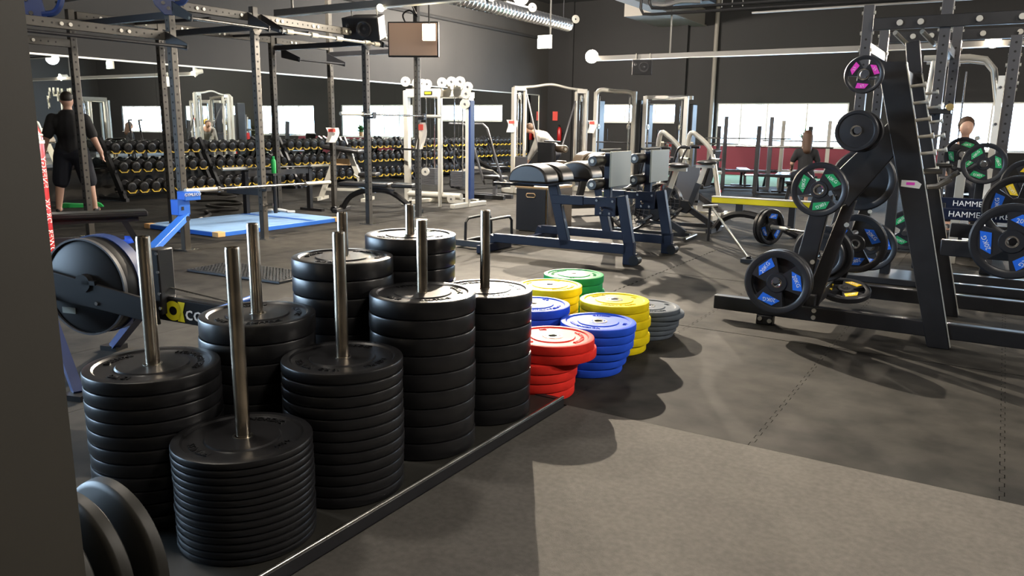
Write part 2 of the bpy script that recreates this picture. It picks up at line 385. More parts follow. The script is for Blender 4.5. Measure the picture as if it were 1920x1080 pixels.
# ---- lights on tracks
def point(loc, watts, col, r=.06):
    l = bpy.data.lights.new('lamp_light', 'POINT'); l.energy = watts; l.color = col; l.shadow_soft_size = r
    o = bpy.data.objects.new('lamp_light', l); COL.objects.link(o); o.location = loc; return o
def spot(loc, watts, col, d, cone=100, r=.025):
    l = bpy.data.lights.new('lamp_light', 'SPOT'); l.energy = watts; l.color = col; l.shadow_soft_size = r; l.spot_size = math.radians(cone); l.spot_blend = 1.0
    o = bpy.data.objects.new('lamp_light', l); COL.objects.link(o); o.location = loc; o.rotation_euler = Vector(d).to_track_quat('-Z', 'Y').to_euler(); return o
def spot_lamp(loc, label, watts, col, d=(0, -.6, -.8), r=.10, glow='lamp_glow', aim=None, cone=150, spill=.012):
    x, y, z = loc; d = Vector(d).normalized(); c = Vector(loc)
    t = thing('track_spotlight', label, 'spotlight', (x, y, z), 'spotlights on the ceiling tracks')
    part(t, 'housing', MB().lathe([(.02, -.26), (.06, -.25), (.075, -.12), (r, -.02), (r, 0), (r-.006, 0), (r-.012, -.02), (.03, -.03)], c, d, 20), 'white_paint')
    part(t, 'lens', MB().lathe([(0, 0), (.05, 0), (r-.01, -.006), (r-.01, -.02), (0, -.02)], c, d, 20), glow)
    part(t, 'bracket', MB().cyl(c - d*.18, c - d*.18 + Vector((0, 0, .17)), .012, 8), 'plastic_black')
    spot(c + d*.03, watts, col, aim or d, cone); point(c + d*.06, watts*spill, col, .025)
    return t
def track(name, label, y, x0, x1, z, hang):
    t = thing(name, label, 'lighting track', ((x0+x1)/2, y, z))
    part(t, 'rail', MB().box(((x0+x1)/2, y, z), (x1-x0, .07, .09)), 'track_silver')
    part(t, 'lower_lip', MB().box(((x0+x1)/2, y, z-.052), (x1-x0, .10, .012)), 'silver_bright')
    for h in hang: part(t, 'hanger_rod', MB().cyl((h, y, z+.04), (h, y, ZC), .018, 8), 'track_silver')
    return t
track('lighting_track', 'perforated silver lighting track above the pull-up rig', 8.3, -9.25, -5.0, 2.99, (-8.9, -5.4))
track('lighting_track', 'long silver lighting track near the back wall windows', 15.5, -7.6, 9.0, 2.86, (-5.93, -1.0, 3.5, 8.0))
ks = spot_lamp((-5.58, 9.15, 3.07), 'bright spotlight hanging on a rod above the glute ham benches', KEY_W, WARM, (7.0, -10.0, -3.07), cone=86, spill=.045)
part(ks, 'hanger_rod', MB().cyl((-5.68, 9.29, 3.2), (-5.68, 9.29, ZC), .014, 8), 'track_silver')
spot_lamp((-7.67, 15.5, 2.90), 'glaring round spotlight left of the hanging speaker near back wall', TRACK_W, WARM, (.43, -.88, -.15), .14, aim=(.3, -.7, -.6))
spot_lamp((-.36, 15.5, 2.90), 'glaring spotlight seen between the right hand racks', TRACK_W, WARM, (.05, -.95, -.2), .12, aim=(0, -.6, -.7))
spot_lamp((-7.22, 8.27, 2.93), 'small spotlight on the track above the large speaker', 12, WARM2, (.3, -.8, -.5), .05)
spot_lamp((-8.45, 9.0, 4.45), 'unseen spotlight added under the ceiling beam to brighten the cable tower', 650, WARM2, (-.1, .72, -.7), .10, cone=140)  # out of view, added to brighten the tower and dumbbells
spot_lamp((5.5, 15.5, 2.90), 'spotlight on the far right of the back track', TRACK_W, WARM, (0, -.7, -.7))
# first tube shows in the mirror; the others are unseen, added for fill
for k, (lx, ly, lz) in enumerate(((7.4, 19.5, 4.25), (4.5, 6.0, 4.4), (-11.3, 18.5, 4.5), (1.6, 1.2, 4.7), (-4.2, 1.6, 4.7), (-4.6, 12.0, 5.3))):
    t = thing('tube_light', ('long glowing ceiling tube light far right', 'unseen fill tube light added right of the racks', 'unseen fill tube light added above the dumbbell racks', 'unseen fill tube light added above the carpet', 'unseen fill tube light added above the plate stacks', 'unseen fill tube light added in the middle of the hall')[k], 'light', (lx, ly, lz))
    part(t, 'tube', MB().cyl((lx, ly-.7, lz), (lx, ly+.7, lz), .03, 10), 'tube_glow'); part(t, 'fitting', MB().box((lx, ly, lz+.05), (.08, 1.5, .05)), 'white_paint')
    part(t, 'hanger_rod', MB().cyl((lx, ly, lz+.07), (lx, ly, ZC), .01, 6), 'track_silver'); point((lx, ly, lz-.15), CEIL_W*(1, .6, 1, .16, .14, .35)[k], WARM2, .25)
# ---- ceiling clutter
d = thing('ventilation_duct', 'ribbed silver spiral ventilation duct hanging under ceiling', 'duct', (-8, 12, 3.5))
prof = []
yy = 8.0
while yy < 15.0: prof += [(.118, yy), (.130, yy+.03), (.118, yy+.06)]; yy += .12
part(d, 'spiral_tube', MB().lathe([(0, 8.0)] + prof + [(.118, 15.02), (.02, 15.02)], (-8, 0, 3.50), (0, 1, 0), 20), 'duct')
for y in (9.2, 12.2, 14.8): part(d, 'hanger_wire', MB().cyl((-8, y, 3.62), (-8, y, ZC), .006, 6), 'grey_metal')
for y in (11.9, 13.3, 15.06):
    n = part(d, 'nozzle', MB().lathe([(.03, 0), (.06, .03), (.085, .035), (.085, .045), (.02, .05)], (-7.84, y-.06, 3.60), (.75, -.6, .1), 14), 'silver_bright')
es = thing('exit_sign', 'green and white running man exit sign hanging from rod', 'exit sign', (-7.42, 13, 2.84))
part(es, 'casing', MB().box((-7.42, 13.03, 2.955), (.28, .05, .24)), 'white_paint')
part(es, 'lit_face', MB().box((-7.42, 13.0, 2.93), (.27, .012, .17)), 'exit_white')
part(es, 'pictogram', MB().box((-7.37, 12.992, 2.93), (.13, .006, .15)), 'exit_glow')
part(es, 'runner', MB().bar((-7.37, 12.987, 2.93), (-7.355, 12.987, 2.965), .022, .006).ball((-7.35, 12.987, 2.985), .012, 8).bar((-7.37, 12.987, 2.93), (-7.40, 12.987, 2.885), .014, .006).bar((-7.37, 12.987, 2.93), (-7.335, 12.987, 2.90), .014, .006).bar((-7.36, 12.987, 2.96), (-7.32, 12.987, 2.945), .010, .006), 'exit_white')
part(es, 'hanger_rod', MB().cyl((-7.31, 13.03, 3.07), (-7.31, 13.03, ZC), .016, 8), 'track_silver')
def speaker(label, c, sz, ax, hang, tilt=0):
    t = thing('hanging_speaker', label, 'speaker', c, 'speakers hung from the tracks', world=False)
    w, dp, h = sz
    poly = [(-w/2, -dp/2), (w/2, -dp/2), (w/2*.82, dp/2), (-w/2*.82, dp/2)]
    part(t, 'cabinet', MB().prism(poly, -h/2, h/2), 'speaker', bevel=.008)
    part(t, 'baffle', MB().box((0, -dp/2-.004, 0), (w*.94, .008, h*.92)), 'plastic_black')
    part(t, 'woofer', MB().lathe([(h*.36, 0), (h*.36, .02), (h*.31, .022), (h*.12, -.02), (h*.10, 0), (0, .012)], (w*.1, -dp/2-.006, 0), (0, -1, 0), 20), 'speaker_cone')
    part(t, 'tweeter', MB().lathe([(h*.10, 0), (h*.10, .01), (h*.05, .004), (0, .01)], (-w*.34, -dp/2-.006, h*.2), (0, -1, 0), 12), 'speaker_cone')
    for s in (-1, 1): part(t, 'chain', MB().cyl((s*w*.35, 0, h/2-.01), (s*w*.35, 0, h/2+hang), .008, 6), 'silver_bright')
    t.rotation_euler = (tilt, 0, ax); return t
speaker('large black speaker chained under the track above the rig', (-7.62, 8.42, 2.72), (.52, .38, .30), math.radians(20), .16, math.radians(14))
speaker('small black speaker hanging below the track near back wall', (-6.46, 15.4, 2.64), (.40, .26, .30), math.radians(16), .12, math.radians(4))
speaker('black speaker hanging at the far right of the back track', (3.2, 15.4, 2.64), (.40, .26, .30), math.radians(-10), .12, math.radians(4))
tv = thing('hanging_screen', 'glossy copper toned screen hung beside the large speaker', 'screen', (-6.95, 8.62, 2.55), world=False, rz=math.radians(24))
part(tv, 'shell', MB().box((0, 0, 0), (.70, .06, .46)), 'plastic_black', bevel=.01)
part(tv, 'glass_face', MB().box((0, -.034, 0), (.66, .01, .42)), 'shell_copper')
part(tv, 'bracket', MB().tube([(-.1, .02, .2), (-.15, .02, .32), (-.05, .02, .38), (.05, .02, .30), (0, -.04, .42)], .012, 6, 4), 'plastic_black')
fl_ = thing('glare_box', 'glowing box added for lamp glare on the copper toned screen', 'flood light', (-6.62, 8.52, 2.62), world=False, rz=math.radians(24))  # glowing box stands in for a lamp's reflection on the screen
part(fl_, 'housing', MB().box((0, .03, 0), (.17, .05, .22)), 'white_paint', bevel=.008)
part(fl_, 'lens', MB().box((0, 0, 0), (.15, .012, .20)), 'screen_glare')
part(fl_, 'hanger_rod', MB().cyl((0, .04, .1), (0, .04, .36), .01, 6), 'plastic_black')
spot((-6.55, 8.44, 2.62), GLARE_W, WARM, (.3, -.7, -.7), 150, .05)  # added spot at the glare box, lights the rig and floor
ct = thing('cable_conduits', 'black bent conduits and cables hanging under the ceiling', 'conduit', (-3, 15.4, 3.65))
for k, dz in enumerate((0, .1)):
    part(ct, 'conduit', MB().tube([(-6.55+.18*k, 15.4, 4.4), (-6.56+.18*k, 15.4, 3.78+dz), (-6.5+.18*k, 15.4, 3.68+dz), (-6.3+.18*k, 15.4, 3.66+dz), (2.0, 15.4, 3.60+dz)], .03, 8), 'plastic_black')
part(ct, 'strip_light', MB().box((-1.5, 15.35, 3.56), (5.6, .04, .03)), 'track_silver')
part(ct, 'unit_casing', MB().box((-5.6, 15.6, 4.05), (.9, .4, .42)), 'plastic_black')
part(ct, 'foil_wrap', MB().tube([(-6.3, 15.38, 3.86), (-6.0, 15.36, 3.82), (-5.7, 15.37, 3.87), (-5.3, 15.36, 3.84)], .045, 7, 3), 'duct')
for x in (-4.9, -4.7, -4.5): part(ct, 'hanger_rod', MB().cyl((x, 15.4, 3.7), (x, 15.4, ZC), .012, 6), 'track_silver')
# ================================================================== PLATE STACKS IN THE FOREGROUND
BASE_Z = .05
sb = thing('plate_storage_base', 'low black base with eight upright steel posts for bumper plates', 'storage rack', (-2.25, 2.3, 0))
part(sb, 'base_board', MB().box((-2.255, 2.30, .024), (.93, 2.13, .048)), 'bumper_old', bevel=.004)
part(sb, 'edge_rail', MB().box((-1.780, 2.30, .026), (.020, 2.17, .050)), 'black_metal', bevel=.002); part(sb, 'edge_rod', MB().cyl((-1.779, 1.215, .054), (-1.779, 3.385, .054), .008, 10), 'steel')
for y in (1.24, 3.36): part(sb, 'end_rail', MB().box((-2.255, y, .026), (.93, .03, .052)), 'black_metal')
PX = {'S1': (-2.465, 1.58), 'S2': (-2.03, 1.60), 'S3': (-2.465, 2.045), 'S4': (-2.02, 2.06), 'S5': (-2.475, 2.55), 'S6': (-2.025, 2.55), 'S7': (-2.464, 3.01), 'S8': (-2.02, 3.02)}
for k, (x, y) in PX.items():
    p = part(sb, 'post', MB().lathe([(0.0235, .05), (.0235, 1.020), (.0215, 1.028), (.0175, 1.028), (.0175, .90), (0, .90)], (x, y, 0), n=24), 'pole_steel')
    part(p, 'collar', MB().lathe([(.0236, .05), (.06, .05), (.06, .058), (.0236, .058)], (x, y, 0), n=16), 'black_metal', top=sb)
def bumper_profile(t, R=.225):
    return [(.0265, 0), (R-.009, 0), (R-.002, .003), (R, .008), (R, t-.008), (R-.002, t-.003), (R-.009, t-.0005), (R-.03, t-.0005), (R-.037, t-.007), (.124, t-.007), (.119, t-.002), (.0265, t-.002)]
_pm = {}
def bumper(loc, t, m, label, group, hub='small', name='bumper_plate', letters=None, rz=0.0, R=.225):
    key = (t, m, R)
    if key not in _pm: _pm[key] = mesh('plate_body', MB().lathe(bumper_profile(t, R), n=64, closed=True), m)
    r = thing(name, label, 'weight plate', loc, group, world=False, rz=rz)
    o = bpy.data.objects.new('plate_body', _pm[key]); COL.objects.link(o); o.parent = r
    hk = (hub, t)
    if hk not in _pm:
        if hub == 'small': prof = [(.0255, 0.001), (.0325, 0.001), (.0325, t-.001), (.0255, t-.001)]
        else: prof = [(.0255, .001), (.056, .001), (.056, t-.0025), (.053, t+.0005), (.044, t+.0005), (.042, t-.004), (.034, t-.004), (.032, t), (.0255, t)]
        _pm[hk] = mesh('hub_ring', MB().lathe(prof, n=32, closed=True), 'steel')
    h = bpy.data.objects.new('hub_ring', _pm[hk]); COL.objects.link(h); h.parent = r
    if letters:
        for s, a, sz in letters: part(r, 'lettering', text_arc(s, sz, .0038, .158, a, t-.0065), m)
    return r
stacks = {  # count, height of the top, wording
 'S1': (11, .577, 'back row stack nearest the rowing machine'), 'S2': (14, .399, 'front row stack nearest camera'),
 'S3': (8, .669, 'back row second stack from left'), 'S4': (12, .559, 'front row second stack from left'),
 'S5': (10, .833, 'back row third stack from left'), 'S6': (9, .723, 'front row third stack from left'),
 'S7': (11, .884, 'back row stack farthest from camera'), 'S8': (8, .660, 'front row stack beside red plates')}
L1 = [('NORDIC FITNESS', 1.2, .034), ('15 KG', -1.3, .034), ('DELUXE', -2.9, .034)]
L2 = [('FITNESS', -1.75, .036), ('5 KG', .2, .030), ('NORDIC', 1.9, .036)]
L3 = [('DELUXE', -.55, .036), ('20 KG', -1.75, .028), ('FITNESS', 2.6, .036), ('NORDIC', .9, .034)]
LET = {'S1': L1, 'S2': L2, 'S3': L3, 'S4': [('FITNESS', -1.9, .036), ('10 KG', -1.1, .03), ('DELUXE', .1, .034), ('NORDIC', 2.0, .034)], 'S5': L1, 'S6': L3, 'S7': L2, 'S8': L3}
for k, (n, top, word) in stacks.items():
    x, y = PX[k]; t = (top - BASE_Z)/n
    for i in range(n):
        jx, jy = random.uniform(-.0022, .0022), random.uniform(-.0022, .0022)
        bumper((x+jx, y+jy, BASE_Z + (n-1-i)*t), round(t, 5), 'bumper', 'black bumper plate %s, %s' % (ORD[i], word), 'black bumper plates stacked on posts',
               letters=LET[k] if i == 0 else None, rz=(random.uniform(0, 6.28) if i else 0))
def colour_stack(col, x, y, top, n, word, offs, m=None, R=.225, z0=0.0):
    t = (top - z0)/n
    for i in range(n):
        dx = offs[i] if i < len(offs) else offs[-1]
        u = (.85*dx + random.uniform(-.004, .004), .526*dx + random.uniform(-.004, .004))
        bumper((x+u[0], y+u[1], z0 + (n-1-i)*t), round(t, 5), m or 'plate_'+col, '%s bumper plate %s, %s' % (col, ORD[i], word), col+' bumper plates stacked on the floor', hub='big',
               rz=random.uniform(0, 6.28), R=R, letters=[('NORDIC FITNESS', 1.0, .03), ('DELUXE', -1.6, .03), ('KG', 3.0, .03)] if i == 0 else None)
colour_stack('red', -1.95, 3.582, .310, 6, 'stack beside the black stacks', [0, .012, -.085, -.09, -.095, -.10])
colour_stack('blue', -1.93, 4.100, .288, 6, 'stack between the red and yellow stacks', [0, -.005, -.012, -.028, -.05, -.075])
colour_stack('yellow', -2.035, 4.555, .324, 6, 'taller stack behind the blue stack', [0, .004, .012, -.002, .01, -.004])
colour_stack('grey', -1.99, 5.03, .200, 6, 'stack behind the yellow stack', [0, .025, -.006, -.01, -.025, -.045])
colour_stack('green', -2.63, 5.13, .340, 6, 'stack farthest from camera', [0, -.005, .012, .04, .05, .05])
colour_stack('blue', -2.385, 4.127, .330, 6, 'stack half hidden behind a black stack', [0, -.02, -.03, -.03, -.04, -.04])
colour_stack('yellow', -2.58, 4.665, .340, 6, 'stack in front of the green stack', [0, -.012, -.02, -.02, -.025, -.03])
# dark plates standing on edge by the pillar
for i, (dx, dy) in enumerate(((0, 0), (.0, -.095), (.0, -.185))):
    t = thing('standing_plate', 'dark olive plate standing on edge, %s from the pillar corner' % ('farthest', 'middle one', 'nearest')[i], 'weight plate', (-1.97+dx, 1.10+dy, 0), 'plates standing beside the pillar', world=False)
    part(t, 'plate_body', MB().lathe([(.026, -.02), (.205, -.02), (.22, -.012), (.222, -.008), (.225, .015), (.215, .022), (.026, .022)], (0, 0, .225), (0, 1, 0), 64, closed=True), 'olive_plate')
    part(t, 'hub_ring', MB().lathe([(.025, -.022), (.034, -.022), (.034, .024), (.025, .024)], (0, 0, .225), (0, 1, 0), 24, closed=True), 'steel')
# ================================================================== PULL-UP RIG
FX, BX = -7.72, -9.55
rig = thing('pull_up_rig', 'tall dark pull-up rig with perforated posts and overhead bars', 'gym rig', (-8.6, 7.5, 0))
def holes(post, x, y, z0, z1, step=.085, faces=('x', 'y')):
    m = MB(); z = z0
    while z < z1:
        if 'x' in faces: m.cyl((x+.036, y, z), (x+.0392, y, z), .0125, 8)
        if 'y' in faces: m.cyl((x, y-.036, z), (x, y-.0392, z), .0125, 8)
        z += step
    o = part(post, 'bolt_holes', m, 'seam', top=rig); o['kind'] = 'stuff'
for x, y, top in ((FX, 5.468, 2.72), (FX, 6.585, 2.76), (FX, 8.507, 2.76), (FX, 9.65, 3.9), (BX, 5.43, 2.70), (BX, 6.585, 2.70), (BX, 8.46, 2.74), (BX, 9.67, 3.9)):
    p = part(rig, 'post', MB().box((x, y, top/2), (.075, .075, top)), 'rig_metal', bevel=.005)
    holes(p, x, y, .35 if x == FX else .4, min(top, 2.55))
    part(p, 'foot_plate', MB().box((x, y, .006), (.24, .16, .012)), 'steel', top=rig)
def beam(x, y0, y1, z):
    b = part(rig, 'top_beam', MB().box((x, (y0+y1)/2, z), (.06, y1-y0, .09)), 'rig_metal', bevel=.004)
    m = MB(); h = MB(); y = y0 + .12; k = 0
    while y < y1 - .1:
        big = k % 7 in (2, 3)
        (m if big else h).cyl((x+.029, y, z), (x+(.041 if big else .0312), y, z), .019 if big else .010, 8); y += .085; k += 1
    if m.v: part(b, 'bolts', m, 'silver_bright', top=rig)['kind'] = 'stuff'
    part(b, 'bolt_holes', h, 'seam', top=rig)['kind'] = 'stuff'
for a, b in ((5.50, 6.55), (6.62, 8.47), (8.54, 9.62)): beam(FX, a, b, 2.64); beam(BX, a, b, 2.64)
beam(FX, 3.4, 5.43, 2.31); beam(BX, 3.4, 5.40, 2.31)
for y in (5.468, 6.585, 8.507, 9.65): part(rig, 'cross_beam', MB().box(((FX+BX)/2, y, 2.53), (FX-BX-.08, .06, .07)), 'black_metal')
for y in (5.85, 6.25, 7.14, 7.75): part(rig, 'monkey_bar', MB().cyl((FX-.03, y-.25, 2.56), (BX+.03, y, 2.63), .019, 8), 'black_metal')
def pull_bar(x, y0, y1, z, bx, bz, m='steel'):
    part(rig, 'pull_up_bar', MB().cyl((x, y0, z), (x, y1, z), .017, 10), m)
    for y in (y0+.02, y1-.02):
        part(rig, 'gusset', MB().prism([(bx+.03, bz+.045), (bx+.03, bz-.10), (x+.02, z-.035), (x+.03, z+.03)], y-.006, y+.006, frame((0, 0, 0), (1, 0, 0), (0, 0, 1)) @ Matrix.Scale(-1, 4, (0, 0, 1))), 'black_metal')
pull_bar(-7.36, 5.44, 6.50, 2.48, FX, 2.64); pull_bar(-7.36, 8.44, 9.70, 2.48, FX, 2.64, 'black_metal')
pull_bar(-7.36, 6.66, 8.42, 2.48, FX, 2.64, 'silver_paint'); pull_bar(-7.36, 3.5, 5.40, 2.18, FX, 2.31, 'black_metal'); pull_bar(-9.15, 8.6, 9.6, 2.36, BX, 2.5, 'black_metal')
for y in (6.80, 7.20, 7.62, 8.15, 8.33): part(rig, 'grip_pad', MB().cyl((-7.36, y-.05, 2.48), (-7.36, y+.05, 2.48), .032, 10), 'silver_paint')
for y in (6.585, 8.507): part(rig, 'brace_wing', MB().prism([(-.09, .09), (-.03, 0), (.03, 0), (.09, .09), (.03, .06), (-.03, .06)], -.004, .004, frame((FX+.05, y, 2.44), (0, 1, 0), (0, 0, 1))), 'rig_metal')
# safety arms and blue holders of the rig
sa = part(rig, 'safety_arm', MB().box((-8.02, 6.585, .585), (.66, .07, .09)), 'black_metal')
part(rig, 'lever_bracket', MB().box((-7.62, 5.36, .50), (.13, .15, .17)).box((-7.60, 5.46, .62), (.14, .20, .10)), 'bright_blue', bevel=.006)
part(rig, 'bracket_lettering', text_mb('GYMLECO', .045, .002, frame((-7.526, 5.46, .635), (0, 1, 0), (0, 0, 1))), 'white_ink')
part(rig, 'bracket_hole', MB().box((-7.554, 5.34, .49), (.004, .03, .04)), 'seam')
part(rig, 'lever_arm', MB().bar((-7.60, 5.40, .40), (-7.02, 4.56, .16), .09, .07), 'bright_blue', bevel=.005)
part(rig, 'lever_pivot', MB().cyl((-7.54, 5.36, .38), (-7.50, 5.36, .38), .03, 12), 'chrome')
part(rig, 'hook', MB().box((FX+.06, 6.585, .615), (.12, .08, .03)).box((FX+.115, 6.585, .65), (.015, .08, .06)), 'black_metal')
for y in (8.507, 9.65): part(rig, 'hook', MB().box((FX+.07, y, 1.515), (.14, .07, .03)).box((FX+.14, y, 1.55), (.015, .07, .08)), 'black_metal')
part(rig, 'spring_pin', MB().cyl((FX+.04, 6.60, .42), (FX+.13, 6.63, .43), .016, 8), 'chrome')
# blue claw brackets on top of the left posts
def claw(label, o, s):
    t = thing('suspension_bracket', label, 'rig bracket', o)
    f = frame(o, (.57, .82, 0), (0, 0, 1))
    poly = [(-.20, .10), (-.16, -.04), (-.05, -.16), (.05, -.16), (.09, -.05), (.06, .10), (.02, .30), (-.06, .36), (-.14, .28)]
    part(t, 'side_plate', MB().prism([(x*s, y*s) for x, y in poly], -.02, .02, f), 'rig_blue', bevel=.004)
    part(t, 'arm', MB().tube([f @ Vector(p) for p in ((.04*s, -.02, 0), (.16*s, .0, 0), (.23*s, .10*s, 0), (.26*s, .25*s, 0), (.27*s, .42*s, 0))], .035*s, 8, 4), 'rig_blue')
    for x, y in ((-.1, .12), (-.02, .2), (0, -.08), (-.06, -.02)):
        part(t, 'bolt', MB().cyl(f @ Vector((x*s, y*s, .018)), f @ Vector((x*s, y*s, .035)), .02, 8), 'chrome')
    return t
claw('blue claw shaped bracket on top of the second rig post', (FX+.03, 5.44, 2.66), .85)
claw('blue bracket with bolts on the left rig beam', (FX-.2, 4.20, 2.42), .85)
solo('tie_rod', 'thin dark rod linking the two blue rig brackets', 'rod', MB().cyl((FX-.15, 4.35, 2.52), (FX, 5.35, 2.80), .012, 8), 'black_metal')
# ---- barbells
def barbell(label, a, b, group='barbells on the rig', r=.0145, sl=.42):
    a, b = Vector(a), Vector(b); d = (b-a).normalized(); t = thing('barbell', label, 'barbell', a, group)
    part(t, 'shaft', MB().cyl(a + d*sl, b - d*sl, r, 10), 'steel')
    for p, q in ((a, a + d*sl), (b, b - d*sl)):
        part(t, 'sleeve', MB().cyl(p, q, .025, 14), 'silver_bright'); part(t, 'collar', MB().cyl(q, q + (q-p).normalized()*.03, .036, 14), 'chrome')
    return t
barbell('barbell lying across the blue rig bracket at knee height', (-7.60, 5.42, .675), (-7.60, 7.62, .655))
barbell('barbell resting low behind the second rig post', (-9.70, 7.55, .75), (-9.70, 9.70, .735))
barbell('barbell racked at chest height on the right rig posts', (-7.60, 7.86, 1.557), (-7.60, 10.06, 1.557))
lb = thing('low_barbell_stand', 'low black stand carrying a barbell behind the rig', 'barbell stand', (-9.7, 8.6, 0))
for y in (8.0, 9.3):
    part(lb, 'upright', MB().box((-9.75, y, .35), (.08, .06, .70)), 'black_metal'); part(lb, 'cradle', MB().box((-9.70, y, .71), (.14, .06, .025)), 'black_metal')
    part(lb, 'foot', MB().box((-9.70, y, .02), (.5, .07, .04)), 'black_metal')
part(lb, 'cross_bar', MB().box((-9.75, 8.65, .66), (.06, 1.3, .08)), 'black_metal')
# ---- mats, rope and small floor things
bm_ = thing('folding_mat', 'pale blue gym mat with tan corners lying inside the rig', 'gym mat', (-9.0, 7.4, 0))
part(bm_, 'pad', MB().box((-9.03, 7.40, .03), (1.50, 2.14, .06)), 'mat_blue', bevel=.008)
part(bm_, 'side_band', MB().box((-8.275, 7.40, .028), (.006, 2.12, .05)).box((-9.03, 6.326, .028), (1.48, .006, .05)), 'bright_blue')
for x, y in ((-8.32, 6.37), (-8.32, 8.43), (-9.74, 6.37)): part(bm_, 'corner_patch', MB().box((x, y, .031), (.115, .115, .064)), 'mat_tan', bevel=.006)
part(bm_, 'stripe', MB().box((-9.03, 7.95, .0605), (1.49, .10, .003)), 'bright_blue')
gm = thing('grid_mat', 'black ribbed rubber mat on the floor behind the black stacks', 'rubber mat', (-6.0, 4.95, 0), world=False, rz=math.radians(4))
part(gm, 'slab', MB().box((0, 0, .011), (1.20, .52, .022)), 'mat_rubber', bevel=.004)
m = MB()
for i in range(29): m.box((-.57+i*.0407, 0, .0235), (.016, .49, .004))
for i in range(12): m.box((0, -.23+i*.0418, .0235), (1.16, .014, .004))
o = part(gm, 'grip_ribs', m, 'mat_rubber'); o['kind'] = 'stuff'
pts = [(-9.9, 7.3, .025), (-10.3, 7.75, .025), (-10.7, 8.0, .03), (-10.4, 8.35, .05), (-10.9, 8.25, .07), (-11.3, 8.5, .05), (-10.8, 8.75, .09), (-11.4, 8.9, .1), (-11.9, 8.7, .08), (-11.5, 9.2, .14), (-12.1, 9.3, .14), (-11.7, 9.45, .17), (-12.2, 9.1, .18)]
rp = thing('battle_rope', 'heap of thick black battle rope on the floor behind the rig', 'rope', (-10.9, 8.4, 0))
part(rp, 'rope_coil', MB().tube([Vector(p) for p in pts], .026, 8, 8), 'rope'); part(rp, 'end_cap', MB().cyl((-9.84, 7.22, .026), (-9.9, 7.3, .026), .03, 10), 'white_cloth')
solo('white_strap', 'white knotted strap lying at the back of the blue mat', 'strap', MB().tube([(-9.75, 8.30, .075), (-9.6, 8.35, .09), (-9.68, 8.42, .08), (-9.5, 8.40, .10), (-9.42, 8.5, .075), (-9.3, 8.42, .08), (-9.25, 8.5, .075)], .022, 7, 4), 'white_cloth')
bumper((-8.86, 5.32, 0), .052, 'plate_blue', 'single blue bumper plate lying flat between bench and rig', 'loose plates on the floor', hub='big', letters=[('20 KG', 2.2, .04), ('FITNESS', -1, .034)])
solo('green_step', 'bright green plastic step on the floor behind the man', 'step', MB().prism([(-.34, 0), (.34, 0), (.30, .05), (.24, .075), (.05, .055), (-.1, .06), (-.24, .075), (-.30, .05)], -.09, .09, frame((-13.05, 7.30, 0), (.55, .83, 0), (0, 0, 1))), 'green_plastic')
# ---- flat bench near the rower
def flat_bench(label, loc, rz, L=1.25, h=.43, m='vinyl'):
    t = thing('flat_bench', label, 'bench', loc, world=False, rz=rz)
    part(t, 'pad', MB().box((0, 0, h), (L, .28, .06)), m, bevel=.015)
    part(t, 'spine', MB().box((0, 0, h-.06), (L*.9, .07, .06)), 'black_metal'); part(t, 'lower_rail', MB().box((0, 0, .17), (L*.72, .05, .05)), 'grey_metal')
    for s in (-1, 1):
        part(t, 'leg', MB().bar((s*L*.36, 0, h-.05), (s*L*.45, 0, .04), .06, .06), 'black_metal'); part(t, 'foot', MB().box((s*L*.45, 0, .025), (.07, .48, .05)), 'black_metal', bevel=.006)
    return t
flat_bench('black flat bench standing left behind the rowing machine', (-8.40, 4.42, 0), math.radians(62), 1.75)
# ---- red can cooler behind the pillar
rc = thing('can_cooler', 'tall red can shaped cooler with white lettering by the pillar', 'drinks cooler', (-7.55, 3.69, 0))
part(rc, 'body', MB().lathe([(0, .0), (.21, .0), (.22, .03), (.22, 1.20), (.215, 1.28), (.18, 1.38), (.0, 1.40)], (-7.55, 3.69, 0), n=32), 'red_enamel')
part(rc, 'rim_band', MB().lathe([(.221, 1.205), (.228, 1.21), (.228, 1.235), (.221, 1.24)], (-7.55, 3.69, 0), n=32, closed=True).lathe([(.216, 1.275), (.222, 1.28), (.216, 1.295)], (-7.55, 3.69, 0), n=32, closed=True), 'silver_bright')
mt = MB()
for zz, s in ((.95, 'ENERGY'), (.60, 'DRINK'), (.30, 'POWER')):
    vs_, fs_ = text_geo(s, .14, .0)
    for rot in (math.radians(-25), math.radians(35)):
        mt.add([(-7.55 + .2225*math.cos(rot + v.y/.22), 3.69 + .2225*math.sin(rot + v.y/.22), zz + v.x*.55) for v in vs_], fs_)
part(rc, 'lettering', mt, 'white_ink')
part(rc, 'label_panel', MB().box((-7.335, 3.66, 1.05), (.012, .05, .12)), 'logo_yellow')
# ================================================================== ROWING MACHINE
rw = thing('rowing_machine', 'black rowing machine with round flywheel behind the plate stacks', 'rowing machine', (-4.30, 2.44, 0), world=False, rz=math.radians(16))
part(rw, 'flywheel_housing', MB().lathe([(0, -.075), (.24, -.075), (.268, -.06), (.272, -.04), (.272, .04), (.268, .06), (.24, .075), (0, .075)], (0, 0, .50), (0, 1, 0), 48), 'plastic_black')
part(rw, 'housing_rim', MB().lathe([(.266, -.078), (.276, -.078), (.276, -.055), (.266, -.055)], (0, 0, .50), (0, 1, 0), 48, closed=True), 'grey_metal')
part(rw, 'vent_band', MB().lathe([(.274, .03), (.282, .03), (.282, .10), (.274, .10)], (0, 0, .50), (0, 1, 0), 40, closed=True), 'rig_blue')
part(rw, 'damper_knob', MB().cyl((.02, -.075, .53), (.02, -.11, .53), .05, 16).box((.06, -.1, .535), (.09, .02, .025)), 'plastic_black')
